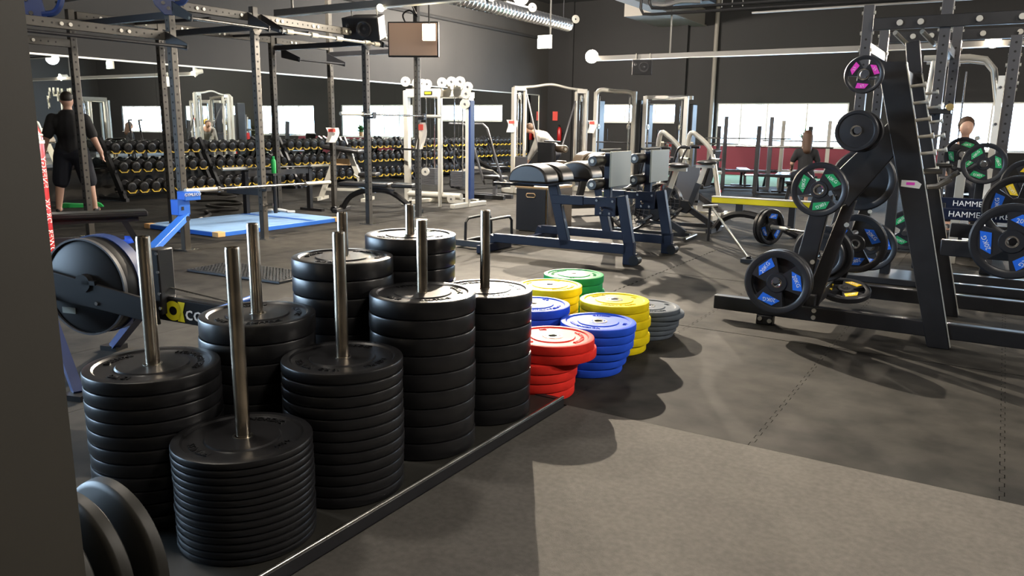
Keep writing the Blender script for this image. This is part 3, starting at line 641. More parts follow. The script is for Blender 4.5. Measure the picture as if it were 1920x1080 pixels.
part(rw, 'side_frame', MB().prism([(-.34, .56), (-.30, .60), (.48, .46), (.50, .33), (.10, .385), (-.20, .42), (-.36, .47)], -.10, -.078, frame((0, 0, 0), (1, 0, 0), (0, 0, 1)) @ Matrix.Scale(-1, 4, (0, 0, 1)) @ Matrix.Translation((0, 0, 0))), 'plastic_black', bevel=.004)
for p in ((-.22, .52), (.10, .42)): part(rw, 'screw', MB().cyl((p[0], -.1, p[1]), (p[0], -.107, p[1]), .011, 8), 'chrome')
part(rw, 'monorail', MB().bar((.35, 0, .415), (1.55, 0, .33), .075, .13), 'plastic_black', bevel=.004)
part(rw, 'rail_cap', MB().bar((.35, 0, .484), (1.55, 0, .399), .05, .008), 'chrome')
part(rw, 'front_leg', MB().bar((-.26, -.11, .44), (.25, -.43, .02), .05, .045), 'rig_blue'); part(rw, 'front_leg', MB().bar((.30, .03, .38), (-.24, .35, .02), .05, .045), 'rig_blue')
part(rw, 'front_foot', MB().box((.26, -.44, .015), (.12, .10, .03)), 'plastic_black'); part(rw, 'front_foot', MB().box((-.25, .36, .015), (.12, .10, .03)), 'plastic_black')
part(rw, 'upright_cover', MB().box((.47, -.02, .56), (.085, .12, .36)), 'plastic_black', bevel=.008)
for z in (.42, .5, .62, .72): part(rw, 'screw', MB().cyl((.505, -.08, z), (.505, -.087, z), .009, 8), 'chrome')
part(rw, 'handle', MB().cyl((.92, -.2, .46), (.92, .2, .46), .015, 10), 'bright_blue'); part(rw, 'chain', MB().cyl((.5, 0, .52), (.92, 0, .46), .005, 6), 'steel')
part(rw, 'data_sticker', MB().box((-.12, -.079, .36), (.09, .004, .035)), 'panel_grey')
part(rw, 'seat', MB().box((1.25, 0, .46), (.25, .30, .05)), 'plastic_black', bevel=.015)
part(rw, 'rear_leg', MB().bar((1.5, 0, .30), (1.55, 0, .03), .05, .05).box((1.55, 0, .02), (.06, .4, .04)), 'rig_blue')
fr = frame((.98, -.0395, .372), (1, 0, -.0708), (.0708, 0, 1))
vs_, fs_ = text_geo('concept', .105, .001)
part(rw, 'lettering', text_mb('concept', .118, .0012, frame((.815, -.0395, .379), (1, 0, -.0708), (.0708, 0, 1))), 'white_ink')
lg = MB(); f2 = frame((.55, -.0395, .40), (1, 0, -.0708), (.0708, 0, 1))
lg.add([f2 @ v for v in [Vector((.055*math.cos(a)*k, .055*math.sin(a)*k, .0012)) for k in (1, .45) for a in [i*2*math.pi/24 for i in range(24)]]], [(i, (i+1) % 24, 24+(i+1) % 24, 24+i) for i in range(24)])
lg.prism([(.03, .055), (.075, .055), (.062, 0), (.075, -.055), (.03, -.055), (.045, 0)], 0, .0012, f2)
part(rw, 'logo', lg, 'logo_yellow')
# ================================================================== DUMBBELL RACKS ALONG THE MIRROR
NUM = ['first', 'second', 'third', 'fourth', 'fifth', 'sixth', 'seventh', 'eighth']
def dumb_proto():
    t = thing('dumbbell', 'x', 'dumbbell', (0, 0, 0), 'dumbbells on the racks', world=False)
    part(t, 'handle', MB().cyl((-.07, 0, 0), (.07, 0, 0), .016, 8), 'chrome')
    for s in (-1, 1):
        part(t, 'head', MB().lathe([(0, s*.065), (.075, s*.065), (.088, s*.078), (.09, s*.12), (.082, s*.15), (.06, s*.16), (.035, s*.157), (.03, s*.163), (0, s*.163)], (0, 0, 0), (1, 0, 0), 14), 'dumbbell')
    return t
proto = None; RACKY = [8.25, 10.33, 12.41, 14.49, 16.57, 18.65, 20.73]; RL = 1.98
RWORD = ['rack nearest the man', 'second rack from the man', 'third rack from the man', 'fourth rack from the man', 'fifth rack from the man', 'sixth rack from the man', 'rack nearest the far corner']
TIER = [(.27, -13.46, 'bottom'), (.63, -13.66, 'middle'), (.965, -13.86, 'top')]
rack0 = None
for k, y0 in enumerate(RACKY):
    if rack0 is None:
        r = rack0 = thing('dumbbell_rack', 'x', 'dumbbell rack', (0, y0, 0), 'dumbbell racks along the mirror', world=False)
        for y in (.03, RL-.03):
            part(r, 'upright', MB().bar((-13.35, y, 0), (-13.98, y, 1.10), .06, .12), 'black_metal'); part(r, 'foot', MB().box((-13.70, y, .03), (.85, .06, .06)), 'black_metal')
        for z, x, w in TIER:
            part(r, 'shelf', MB().box((x+.10, RL/2, z-.10), (.04, RL, .05), ).box((x-.12, RL/2, z-.06), (.04, RL, .05)).box((x, RL/2, z-.115), (.24, RL, .012)), 'black_metal')
            for i in range(8):
                yy = .16 + i*.24
                part(r, 'saddle', MB().prism([(-.10, .0), (-.055, -.055), (.055, -.055), (.10, .0), (.085, .0), (.045, -.042), (-.045, -.042), (-.085, .0)], -.02, .02, frame((x+.135, yy, z-.072), (0, 1, 0), (0, 0, 1))), 'saddle_yellow')
    else: r = copy_thing(rack0, (0, y0, 0))
    r['label'] = 'three tier black dumbbell rack with yellow saddles, %s' % RWORD[k]
    for z, x, w in TIER:
        for i in range(8):
            sc = 1.0 - .10*(k % 2) + (.06 if w == 'bottom' else 0)
            lab = '%s black dumbbell from left, %s tier, %s' % (NUM[i], w, RWORD[k])
            loc = (x, y0 + .16 + i*.24, z + .005)
            if proto is None: proto = dumb_proto(); d_ = proto; d_.location = loc
            else: d_ = copy_thing(proto, loc)
            d_['label'] = lab; d_.scale = (1, sc, sc); d_.rotation_euler = (0, math.radians(9), 0)
# ---- people
def capsule(m, p, q, r1, r2, n=12):
    m.cyl(p, q, r1, n, r2); m.ball(p, r1, n); m.ball(q, r2, n)
def blob(parent, name, caps, m, vox=.012, balls=(), smooth=6):
    mb = MB()
    for p, q, a, b in caps: capsule(mb, p, q, a, b)
    for c, r, s in balls: mb.ball(c, r, 14, s)
    o = part(parent, name, mb, m)
    for p in o.data.polygons: p.use_smooth = True
    r = o.modifiers.new('remesh', 'REMESH'); r.mode = 'VOXEL'; r.voxel_size = vox; r.use_smooth_shade = True
    s = o.modifiers.new('smooth', 'SMOOTH'); s.iterations = smooth; s.factor = .5
    return o
def hand(caps, w, d, side, s=1.0):
    w = Vector(w); d = Vector(d).normalized(); side = Vector(side).normalized(); nrm = d.cross(side)
    caps.append((w, w + d*.085*s, .028*s, .034*s))
    for i, (l, o_) in enumerate(((.062, -.027), (.075, -.009), (.070, .009), (.055, .026))):
        b = w + d*.085*s + side*o_*s; mid = b + d*l*.55*s + nrm*.012*s; caps.append((b, mid, .0105*s, .0095*s)); caps.append((mid, mid + (d*.7 + nrm*.7)*l*.5*s, .0095*s, .008*s))
    caps.append((w + d*.03*s - side*.025*s, w + d*.085*s - side*.05*s + nrm*.02*s, .013*s, .010*s))
# standing man seen from behind
px, py = -12.30, 6.82
man = thing('person', 'person in black shirt and dark shorts standing facing the mirror', 'person', (px, py, 0), world=False, rz=math.radians(32))
# local: +y is forward (towards the mirror after turning), x to his right
man.rotation_euler = (0, 0, math.radians(50))
B = []
B += [((0, .0, .98), (0, .01, 1.22), .15, .165), ((-.11, 0, 1.40), (.11, 0, 1.40), .11, .11), ((0, 0, 1.20), (0, 0, 1.42), .17, .17), ((0, 0, 1.46), (0, .015, 1.62), .068, .062)]
for s in (-1, 1):
    B += [((s*.12, 0, .93), (s*.20, .02, .52), .11, .075), ((s*.20, .02, .52), (s*.25, -.02, .10), .074, .046), ((s*.25, -.03, .06), (s*.27, .14, .035), .047, .036)]
    B += [((s*.22, 0, 1.44), (s*.32, -.02, 1.17), .07, .056), ((s*.32, -.02, 1.17), (s*.40, .05, .93), .054, .038)]
    hand(B, (s*.40, .05, .93), (s*.10, .15, -1), (0, 1, 0))
body = blob(man, 'body', B, 'skin', .011, balls=[((0, .02, 1.72), .102, (.88, 1.0, 1.18)), ((0, .10, 1.66), .05, (.9, .9, .8)), ((.092, .015, 1.71), .022, (.5, 1, 1.5)), ((-.092, .015, 1.71), .022, (.5, 1, 1.5)), ((0, .128, 1.705), .018, (.7, 1.2, 1.2))])
part(man, 'hair', MB().ball((0, .005, 1.765), .104, 18, (.89, .99, .92)), 'hair')
S = [((0, 0, .98), (0, .01, 1.22), .178, .19), ((-.12, 0, 1.39), (.12, 0, 1.39), .135, .135), ((0, 0, 1.2), (0, 0, 1.42), .195, .18), ((-.07, 0, 1.0), (.07, 0, 1.0), .16, .16)]
for s in (-1, 1): S.append(((s*.22, 0, 1.44), (s*.305, -.01, 1.21), .092, .084))
blob(man, 'shirt', S, 'shirt_black', .014)
P_ = [((-.09, 0, .93), (.09, 0, .93), .165, .165)]
for s in (-1, 1): P_.append(((s*.12, 0, .88), (s*.19, .015, .50), .145, .125))
blob(man, 'shorts', P_, 'shorts_navy', .014)
for s in (-1, 1): part(man, 'shoe', MB().ball((s*.26, .045, .045), .057, 12, (.85, 2.4, .8)), 'shoe')
# bending man at the cable crossover (local +x is where he bends towards)
m2 = thing('person', 'person in grey hoodie bending forward beside the cable machine', 'person', (-8.35, 15.2, 0), world=False, rz=math.radians(205))
B = [((0, 0, .86), (.28, 0, 1.18), .13, .14), ((.28, 0, 1.18), (.36, 0, 1.24), .13, .12), ((.38, 0, 1.27), (.50, 0, 1.34), .06, .058)]
for s in (-1, 1):
    B += [((0, s*.10, .84), (.16, s*.13, .48), .10, .068), ((.16, s*.13, .48), (.02, s*.14, .09), .064, .042), ((.0, s*.14, .055), (.16, s*.15, .035), .042, .034)]
    B += [((.36, s*.18, 1.20), (.46, s*.22, .92), .06, .048), ((.46, s*.22, .92), (.58, s*.16, .70), .046, .034)]
    hand(B, (.58, s*.16, .70), (.5, -s*.1, -.8), (0, 1, 0))
blob(m2, 'body', B, 'skin', .012, balls=[((.58, 0, 1.38), .10, (1.1, .85, 1.0)), ((.66, 0, 1.33), .05, (.9, .9, .8)), ((.70, 0, 1.36), .016, (1.3, .7, 1))])
part(m2, 'hair', MB().ball((.56, 0, 1.405), .105, 16, (1.05, .86, .92)), 'hair_brown')
S = [((0, 0, .90), (.28, 0, 1.18), .155, .165), ((.26, -.08, 1.18), (.26, .08, 1.18), .155, .155), ((.28, 0, 1.18), (.37, 0, 1.25), .15, .11)]
for s in (-1, 1): S += [((.34, s*.18, 1.20), (.45, s*.22, .93), .082, .066), ((.45, s*.22, .93), (.55, s*.175, .75), .062, .048)]
blob(m2, 'hoodie', S, 'hoodie_grey', .014)
P_ = [((0, -.06, .86), (0, .06, .86), .145, .145)]
for s in (-1, 1): P_ += [((0, s*.10, .84), (.16, s*.13, .48), .118, .085), ((.16, s*.13, .48), (.04, s*.14, .13), .08, .06)]
blob(m2, 'trousers', P_, 'shorts_navy', .014)
for s in (-1, 1): part(m2, 'shoe', MB().ball((.07, s*.145, .045), .055, 12, (2.4, .85, .8)), 'shoe')
# ================================================================== MACHINES OF THE MIDDLE AND BACK
def pulley(root, c, ax, r=.085, m='silver_paint'):
    p = part(root, 'pulley', MB().lathe([(.012, -.016), (r, -.016), (r, -.008), (r-.012, 0), (r, .008), (r, .016), (.012, .016)], c, ax, 20), m)
    part(p, 'axle', MB().lathe([(0, -.022), (.018, -.022), (.018, .022), (0, .022)], c, ax, 10), 'grey_metal', top=root); return p
def weight_stack(root, x, y, z0, n, w, d, top):
    for i in range(n): part(root, 'weight_slab', MB().box((x, y, z0 + .03*i + .0135), (w, d, .026)), 'grey_metal')
    for s in (-1, 1): part(root, 'guide_rod', MB().cyl((x + s*w*.32, y, z0), (x + s*w*.32, y, top), .011, 8), 'chrome')
    part(root, 'cable', MB().cyl((x, y, z0 + .03*n), (x, y, top), .004, 6), 'plastic_black')
# ---- multi-station cable tower
T = thing('cable_tower', 'pale grey multi station cable tower with round pulleys on top', 'cable machine', (-8.55, 11.3, 0))
for x, y, w, top in ((-9.12, 11.10, .10, 2.02), (-8.38, 11.08, .055, 2.04), (-8.0, 11.40, .075, 1.95), (-8.95, 11.85, .075, 2.0), (-8.25, 11.85, .075, 2.0)):
    part(T, 'column', MB().box((x, y, top/2), (w, w, top)), 'silver_bright', bevel=.012)
part(T, 'top_beam', MB().box((-8.72, 11.09, 1.97), (.78, .07, .15)), 'silver_paint', bevel=.01); part(T, 'top_beam', MB().box((-8.19, 11.22, 1.97), (.44, .07, .14)), 'silver_paint', bevel=.01)
part(T, 'top_beam', MB().box((-8.6, 11.85, 1.96), (.8, .07, .1)), 'silver_paint'); part(T, 'top_arm', MB().box((-8.05, 11.2, 2.05), (.45, .05, .05)), 'silver_bright')
for x in (-9.0, -8.45): part(T, 'side_beam', MB().box((x, 11.46, 1.96), (.06, .75, .1)), 'silver_paint')
part(T, 'maker_plate', MB().box((-8.60, 11.05, 1.97), (.17, .008, .06)), 'plastic_black'); part(T, 'maker_mark', MB().box((-8.60, 11.044, 1.97), (.13, .006, .035)), 'logo_yellow')
for c in ((-9.10, 11.05, 2.17), (-8.97, 11.2, 2.15), (-8.76, 11.1, 2.13), (-8.66, 11.1, 2.12), (-8.30, 11.05, 2.14), (-8.20, 11.2, 2.13), (-8.10, 11.05, 2.15), (-7.92, 11.05, 2.15), (-7.80, 11.1, 2.06), (-7.80, 11.05, 1.95), (-7.82, 11.05, 1.78)):
    pulley(T, c, (.35, -.9, .0))
for x, z in ((-8.06, .17), (-8.62, .62)): pulley(T, (x, 10.98, z), (.35, -.9, 0), .07)
weight_stack(T, -8.83, 11.40, .36, 10, .30, .16, 1.92); weight_stack(T, -8.22, 11.42, .36, 9, .28, .16, 1.92)
part(T, 'base_tube', MB().cyl((-9.1, 11.1, .20), (-8.0, 11.2, .20), .06, 12), 'silver_paint'); part(T, 'base_tube', MB().box((-8.6, 11.85, .05), (1.0, .08, .1)), 'silver_paint')
for x in (-9.12, -8.02): part(T, 'base_foot', MB().box((x, 11.45, .04), (.10, 1.0, .08)), 'silver_paint', bevel=.01)
part(T, 'handle_bar', MB().tube([(-9.35, 10.95, 1.02), (-9.0, 10.9, 1.0), (-8.45, 10.9, 1.0)], .017, 8), 'plastic_black'); part(T, 'side_shroud', MB().box((-7.94, 11.42, 1.0), (.04, .12, 1.7)), 'rig_blue')
def towel(label, c, w, h, m, m2=None, rz=0):
    t = thing('hanging_sheet', label, 'paper sheet', c, world=False, rz=rz)
    n = 6; v = []; f = []
    for j in range(n+1):
        for i in range(5):
            x = (i/4-.5)*w*(1 - .25*j/n); v.append((x + .03*math.sin(j*.7), -.012*math.sin(i*1.7 + j*.5) - .004*j, -h*j/n))
    k = len(v); v += [(a, b+.004, c_) for a, b, c_ in v]
    for j in range(n):
        for i in range(4):
            a = j*5+i; f += [(a, a+1, a+6, a+5), (k+a, k+a+5, k+a+6, k+a+1)]
    b_ = [(i) for i in range(5)]
    for i in range(4): f += [(i, k+i, k+i+1, i+1), (n*5+i, n*5+i+1, k+n*5+i+1, k+n*5+i)]
    for j in range(n): f += [(j*5, j*5+5, k+j*5+5, k+j*5), (j*5+4, k+j*5+4, k+j*5+9, j*5+9)]
    part(t, 'sheet', MB().add(v, f), m)
    if m2: part(t, 'print', MB().box((.0, -.022, -h*.18), (w*.55, .004, h*.22)), m2)
    return t
towel('crumpled white paper with red tape on the rear right rig post', (BX+.05, 9.62, 1.36), .22, .24, 'paper', 'paper_red', math.radians(25))
towel('red and white paper strip taped to the rightmost rig post', (FX+.05, 9.66, 1.46), .15, .40, 'paper', 'paper_red', math.radians(35))
towel('white paper notice on the left column of the cable crossover', (-9.0, 14.438, 1.56), .22, .26, 'paper', 'paper_red', math.radians(30))
towel('white paper notice on the dark cable machine column', (-7.98, 16.25, 1.58), .20, .28, 'paper', 'paper_red', math.radians(10))
# ---- cable crossover with arched top tube
T = thing('cable_crossover', 'silver cable crossover with two columns and arched top tube', 'cable machine', (-8.6, 15.3, 0))
C1, C2 = Vector((-8.98, 14.5, 0)), Vector((-8.15, 16.25, 0)); dr = (C2-C1).normalized()
for c, s in ((C1, 1), (C2, -1)):
    part(T, 'column', MB().box((c.x, c.y, 1.12), (.09, .09, 2.24)), 'silver_bright', bevel=.01)
    q = c + dr*s*.28; part(T, 'inner_column', MB().box((q.x, q.y, 1.1), (.06, .06, 2.2)), 'silver_paint', bevel=.008)
    w = c + dr*s*.14; weight_stack(T, w.x, w.y, .18, 16, .12, .24, 2.1)
    part(T, 'stack_shroud', MB().box((w.x+.16, w.y-.16, .48), (.30, .03, .62)), 'grey_metal', bevel=.006)
    pulley(T, (w.x, w.y, 2.06), (.9, .3, 0), .075, 'silver_bright'); part(T, 'top_cap', MB().bar(c + Vector((0, 0, 2.22)), q + Vector((0, 0, 2.22)), .08, .09), 'silver_paint')
    part(T, 'floor_foot', MB().box((w.x, w.y, .05), (.70, .30, .10)), 'silver_paint', bevel=.01)
part(T, 'arched_tube', MB().tube([C1 + dr*.15 + Vector((0, 0, 2.24)), C1 + dr*.5 + Vector((0, 0, 2.27)), C1 + dr*.97 + Vector((0, 0, 2.33)), C2 - dr*.5 + Vector((0, 0, 2.27)), C2 - dr*.1 + Vector((0, 0, 2.24))], .03, 10, 6), 'silver_bright')
part(T, 'lever_tube', MB().cyl(C1 + dr*.3 + Vector((.05, -.05, 2.1)), C1 + dr*.55 + Vector((.4, -.4, .75)), .018, 8), 'grey_metal'); part(T, 'lever_tube', MB().cyl(C2 - dr*.3 + Vector((.0, 0, 2.0)), C2 - dr*.75 + Vector((.2, -.3, .8)), .018, 8), 'grey_metal')
# ---- two wide cable stations at the back
def station(label, x0, x1, y, top, arched, mcol):
    T = thing('cable_station', label, 'cable machine', ((x0+x1)/2, y, 0))
    for x, s in ((x0, 1), (x1, -1)):
        part(T, 'column', MB().box((x, y, top/2), (.09, .08, top)), 'silver_bright', bevel=.01)
        part(T, 'shroud', MB().box((x - s*.04, y+.28, top*.46), (.13, .30, top*.92)), 'black_metal', bevel=.02)
        part(T, 'rail_tube', MB().cyl((x + s*.10, y-.03, .15), (x + s*.10, y-.03, top-.1), .017, 8), 'chrome')
        pulley(T, (x + s*.10, y-.05, 1.45), (1, 0, 0), .06); part(T, 'foot', MB().box((x, y+.1, .05), (.12, .8, .1)), mcol, bevel=.01)
    if arched: part(T, 'top_tube', MB().tube([(x0, y, top-.2), (x0+.02, y, top-.03), (x0+.14, y, top+.04), ((x0+x1)/2, y, top), (x1-.14, y, top-.02), (x1-.02, y, top-.10), (x1, y, top-.3)], .05, 10, 5), 'silver_bright')
    else:
        part(T, 'top_tube', MB().box(((x0+x1)/2, y, top-.03), (x1-x0, .07, .08)), 'silver_bright', bevel=.01); part(T, 'top_tube', MB().box(((x0+x1)/2, y+.4, top-.03), (x1-x0, .07, .08)), 'silver_paint')
    part(T, 'cross_bar', MB().cyl((x0, y, 1.10), (x1, y, 1.10), .016, 8), 'grey_metal')
    part(T, 'handle', MB().tube([(x0+.35, y-.1, 1.4), (x0+.36, y-.12, 1.15), (x0+.45, y-.12, 1.13)], .014, 6), 'plastic_black')
    return T
station('dark cable station with arched pale top beside the crossover', -8.02, -7.08, 16.5, 2.22, True, 'grey_metal')
station('square framed silver cable station right of the arched one', -6.86, -5.92, 16.6, 2.12, False, 'black_metal')
# ---- glute ham benches
def ghd(label, loc, rz, frame_m, pad_m, panel_m):
    T = thing('glute_ham_bench', label, 'exercise bench', loc, 'glute ham benches', world=False, rz=rz)
    p = lambda n, mb, m=frame_m, b=.006: part(T, n, mb, m, bevel=b)
    p('base_rail', MB().bar((-.86, 0, .15), (.80, 0, .16), .07, .10)); p('rear_leg', MB().bar((.82, 0, .0), (.82, 0, .24), .07, .12, (1, 0, 0)))
    p('rear_post', MB().bar((.82, 0, .20), (.71, 0, .72), .07, .11, (1, 0, 0))); p('front_post', MB().bar((.07, 0, .14), (-.12, 0, .86), .07, .11, (1, 0, 0)))
    p('front_foot', MB().bar((-.86, -.33, .05), (-.86, .33, .05), .07, .09)); p('front_foot_block', MB().bar((-.86, 0, .17), (-.93, 0, .03), .07, .10, (1, 0, 0)))
    p('upper_beam', MB().bar((-.10, 0, .64), (.28, 0, .645), .075, .10)); p('slide_beam', MB().bar((.24, 0, .645), (.72, 0, .655), .06, .08))
    p('carriage_plate', MB().box((.545, -.045, .60), (.24, .012, .20))); p('carriage_plate', MB().box((.545, .045, .60), (.24, .012, .20)))
    for bx_, bz in ((.45, .66), (.63, .66), (.50, .53), (.60, .53)): part(T, 'bolt', MB().cyl((bx_, -.05, bz), (bx_, -.064, bz), .014, 8), 'chrome')
    part(T, 'locking_pin', MB().tube([(.53, -.06, .59), (.53, -.13, .59), (.56, -.15, .57)], .012, 8, 2), 'chrome'); part(T, 'adjust_knob', MB().cyl((.50, 0, .70), (.50, 0, .76), .02, 8), 'steel')
    p('roller_post', MB().bar((.55, 0, .62), (.55, 0, 1.16), .06, .08, (1, 0, 0)))
    for z in (1.08, .84):
        for s in (-1, 1):
            r = part(T, 'ankle_roller', MB().lathe([(0, s*.05), (.05, s*.05), (.06, s*.065), (.06, s*.27), (.05, s*.285), (0, s*.285)], (.49, 0, z), (0, 1, 0), 16), pad_m)
            part(r, 'end_cap', MB().cyl((.49, s*.285, z), (.49, s*.293, z), .022, 10), 'silver_paint')
    part(T, 'foot_plate', MB().box((.68, 0, 1.0), (.018, .52, .36)), panel_m, bevel=.004); part(T, 'plate_bracket', MB().box((.62, 0, 1.0), (.10, .08, .10)), frame_m)
    for z in (1.19,): part(T, 'hand_bar', MB().cyl((.56, -.26, z), (.56, .26, z), .014, 8), 'plastic_black')
    for y0, y1 in ((-.33, -.04), (.04, .33)):
        half = [(-.24 + .0, 0)] + [(.235*math.cos(a), .19*math.sin(a)) for a in [math.pi - i*math.pi/14 for i in range(15)]]
        part(T, 'thigh_pad', MB().prism([(.24*math.cos(math.pi - i*math.pi/16), .20*math.sin(math.pi - i*math.pi/16)**.8) for i in range(17)], -y1, -y0, frame((-.25, 0, .825), (1, 0, 0), (0, 0, 1))), pad_m, bevel=.022)
    p('pad_carrier', MB().box((-.22, 0, .81), (.36, .56, .03))); part(T, 'hand_grip', MB().cyl((-.70, -.27, .80), (-.2, -.27, .80), .016, 8), 'plastic_black'); part(T, 'hand_grip', MB().cyl((-.70, .27, .80), (-.2, .27, .80), .016, 8), 'plastic_black')
    part(T, 'wheel', MB().cyl((.89, -.05, .055), (.89, .05, .055), .055, 16), 'plastic_black'); part(T, 'wheel_bracket', MB().box((.86, 0, .09), (.09, .06, .06)), frame_m)
    return T
ghd('navy glute ham bench with grey foot plate, nearest the coloured plates', (-4.05, 7.55, 0), math.radians(1), 'navy_metal', 'vinyl', 'panel_grey')
ghd('navy glute ham bench with grey foot plate, behind the nearest one', (-4.0, 8.55, 0), math.radians(-1), 'navy_metal', 'vinyl', 'panel_grey')
ghd('glute ham bench with brown pads and black foot plate, farthest one', (-5.85, 11.58, 0), math.radians(239), 'black_metal', 'vinyl_brown', 'box_film')
# ---- plyo box and parallettes
T = thing('plyo_box', 'dark plywood jump box with a hand slot behind the benches', 'jump box', (-5.40, 9.56, 0), world=False, rz=math.radians(-1))
W_, D_, H_ = .50, .72, .62
part(T, 'carcass', MB().box((0, 0, H_/2), (W_-.02, D_-.02, H_-.02)), 'plywood'); part(T, 'top_panel', MB().box((0, 0, H_-.01), (W_, D_, .02)), 'plywood', bevel=.002)
part(T, 'front_panel', MB().box((0, -D_/2, H_/2-.01), (W_-.035, .012, H_-.05)), 'box_film'); part(T, 'side_panel', MB().box((W_/2, 0, H_/2-.01), (.012, D_-.035, H_-.05)), 'vinyl_brown')
sl = [(.06*c + (.035 if c > 0 else -.035), .022*s) for c, s in [(math.cos(a)*.4, math.sin(a)) for a in [i*math.pi/8 for i in range(16)]]]
part(T, 'hand_slot', MB().prism(sl, 0, .004, frame((0, -D_/2-.0065, .50), (1, 0, 0), (0, 0, 1))), 'seam')
m = MB(); pr = [frame((0, -D_/2-.008, .50), (1, 0, 0), (0, 0, 1)) @ Vector((x*1.2, y*1.25, 0)) for x, y in sl]; m.tube(pr + [pr[0]], .006, 6); part(T, 'slot_rim', m, 'plywood')
T = thing('parallette_stand', 'low black push-up stand with two hoop handles beside jump box', 'push-up stand', (-5.15, 7.78, 0))
for y in (7.50, 8.06): part(T, 'base_beam', MB().box((-5.16, y, .055), (.52, .08, .07)), 'black_metal', bevel=.006)
for x in (-5.30, -5.0): part(T, 'hoop_handle', MB().tube([(x, 7.50, .08), (x, 7.51, .30), (x, 7.56, .345), (x, 7.78, .35), (x, 8.00, .345), (x, 8.05, .30), (x, 8.06, .08)], .017, 8), 'black_metal')
part(T, 'tie_bar', MB().box((-5.4, 7.78, .05), (.05, .56, .05)), 'black_metal')
# ---- air bikes
def air_bike(label, loc, rz):
    T = thing('air_bike', label, 'exercise bike', loc, 'air bikes behind the glute ham benches', world=False, rz=rz)
    for x in (-.52, .55): part(T, 'stabiliser', MB().cyl((x, -.26, .035), (x, .26, .035), .028, 10), 'steel'); 
    part(T, 'floor_rail', MB().bar((-.52, 0, .06), (.55, 0, .06), .06, .05), 'black_metal')
    part(T, 'fan_cage', MB().lathe([(.27, -.07), (.29, -.06), (.295, 0), (.29, .06), (.27, .07), (.26, 0)], (.30, 0, .36), (0, 1, 0), 36, closed=True), 'black_metal')
    m = MB()
    for i in range(24):
        a = i*math.pi/12
        for s in (-1, 1): m.cyl((.30, s*.075, .36), (.30 + .28*math.cos(a), s*.066, .36 + .28*math.sin(a)), .003, 4)
    for rr in (.09, .15, .21):
        for s in (-1, 1): m.tube([(.30 + rr*math.cos(i*math.pi/12), s*.074, .36 + rr*math.sin(i*math.pi/12)) for i in range(25)], .003, 4)
    o = part(T, 'fan_grille', m, 'grey_metal'); o['kind'] = 'stuff'
    for i in range(8): a = i*math.pi/4; part(T, 'fan_blade', MB().box((.30 + .15*math.cos(a), 0, .36 + .15*math.sin(a)), (.20, .09, .008), Matrix.Rotation(-a, 3, 'Y')), 'plastic_black')
    part(T, 'curved_fork', MB().tube([(.55, 0, .05), (.57, 0, .25), (.50, 0, .45), (.36, 0, .62), (.22, 0, .70)], .03, 8, 4), 'black_metal')
    part(T, 'main_frame', MB().bar((-.05, 0, .30), (.22, 0, .66), .06, .08).bar((-.45, 0, .08), (-.05, 0, .32), .06, .08), 'black_metal'); part(T, 'chain_case', MB().prism([(-.16, .30), (-.10, .40), (.20, .44), (.30, .36), (.2, .28), (-.08, .22)], -.055, .055, frame((0, 0, 0), (1, 0, 0), (0, 0, 1))), 'plastic_black', bevel=.01)
    part(T, 'seat_sleeve', MB().bar((-.10, 0, .30), (-.22, 0, .66), .06, .075, (1, 0, 0)), 'black_metal'); part(T, 'sleeve_lettering', text_mb('AIRBIKE', .045, .001, frame((-.16, -.032, .48), (-.32, 0, .95), (-.95, 0, -.32))), 'white_ink')
    part(T, 'seat_post', MB().bar((-.22, 0, .64), (-.30, 0, .90), .045, .06, (1, 0, 0)), 'silver_paint'); part(T, 'seat_slide', MB().box((-.30, 0, .90), (.26, .05, .04)), 'silver_paint')
    part(T, 'saddle', MB().ball((-.32, 0, .955), .10, 14, (1.5, 1.15, .35)), 'vinyl')
    for s in (-1, 1):
        part(T, 'handle_lever', MB().tube([(.20, s*.12, .30), (.16, s*.14, .70), (.10, s*.17, .98), (.04, s*.20, 1.14), (-.06, s*.22, 1.18), (-.12, s*.22, 1.16)], .016, 8, 4), 'black_metal'); part(T, 'hand_grip', MB().cyl((.0, s*.21, 1.165), (-.14, s*.22, 1.16), .021, 8), 'plastic_black')
        part(T, 'crank', MB().bar((-.02, s*.075, .30), (-.02 + s*.13, s*.085, .30 - s*.09), .018, .03), 'steel'); part(T, 'pedal', MB().box((-.02 + s*.13, s*.13, .30 - s*.09), (.10, .09, .03)), 'plastic_black')
    part(T, 'console', MB().box((.16, 0, .93), (.05, .22, .16)), 'plastic_black', bevel=.01); part(T, 'console_stem', MB().cyl((.22, 0, .68), (.17, 0, .88), .018, 8), 'black_metal')
    return T
air_bike('black air bike with fan wheel, nearest behind the glute ham benches', (-3.86, 9.75, 0), math.radians(184))
air_bike('black air bike with fan wheel, second behind the glute ham benches', (-3.86, 10.9, 0), math.radians(182))
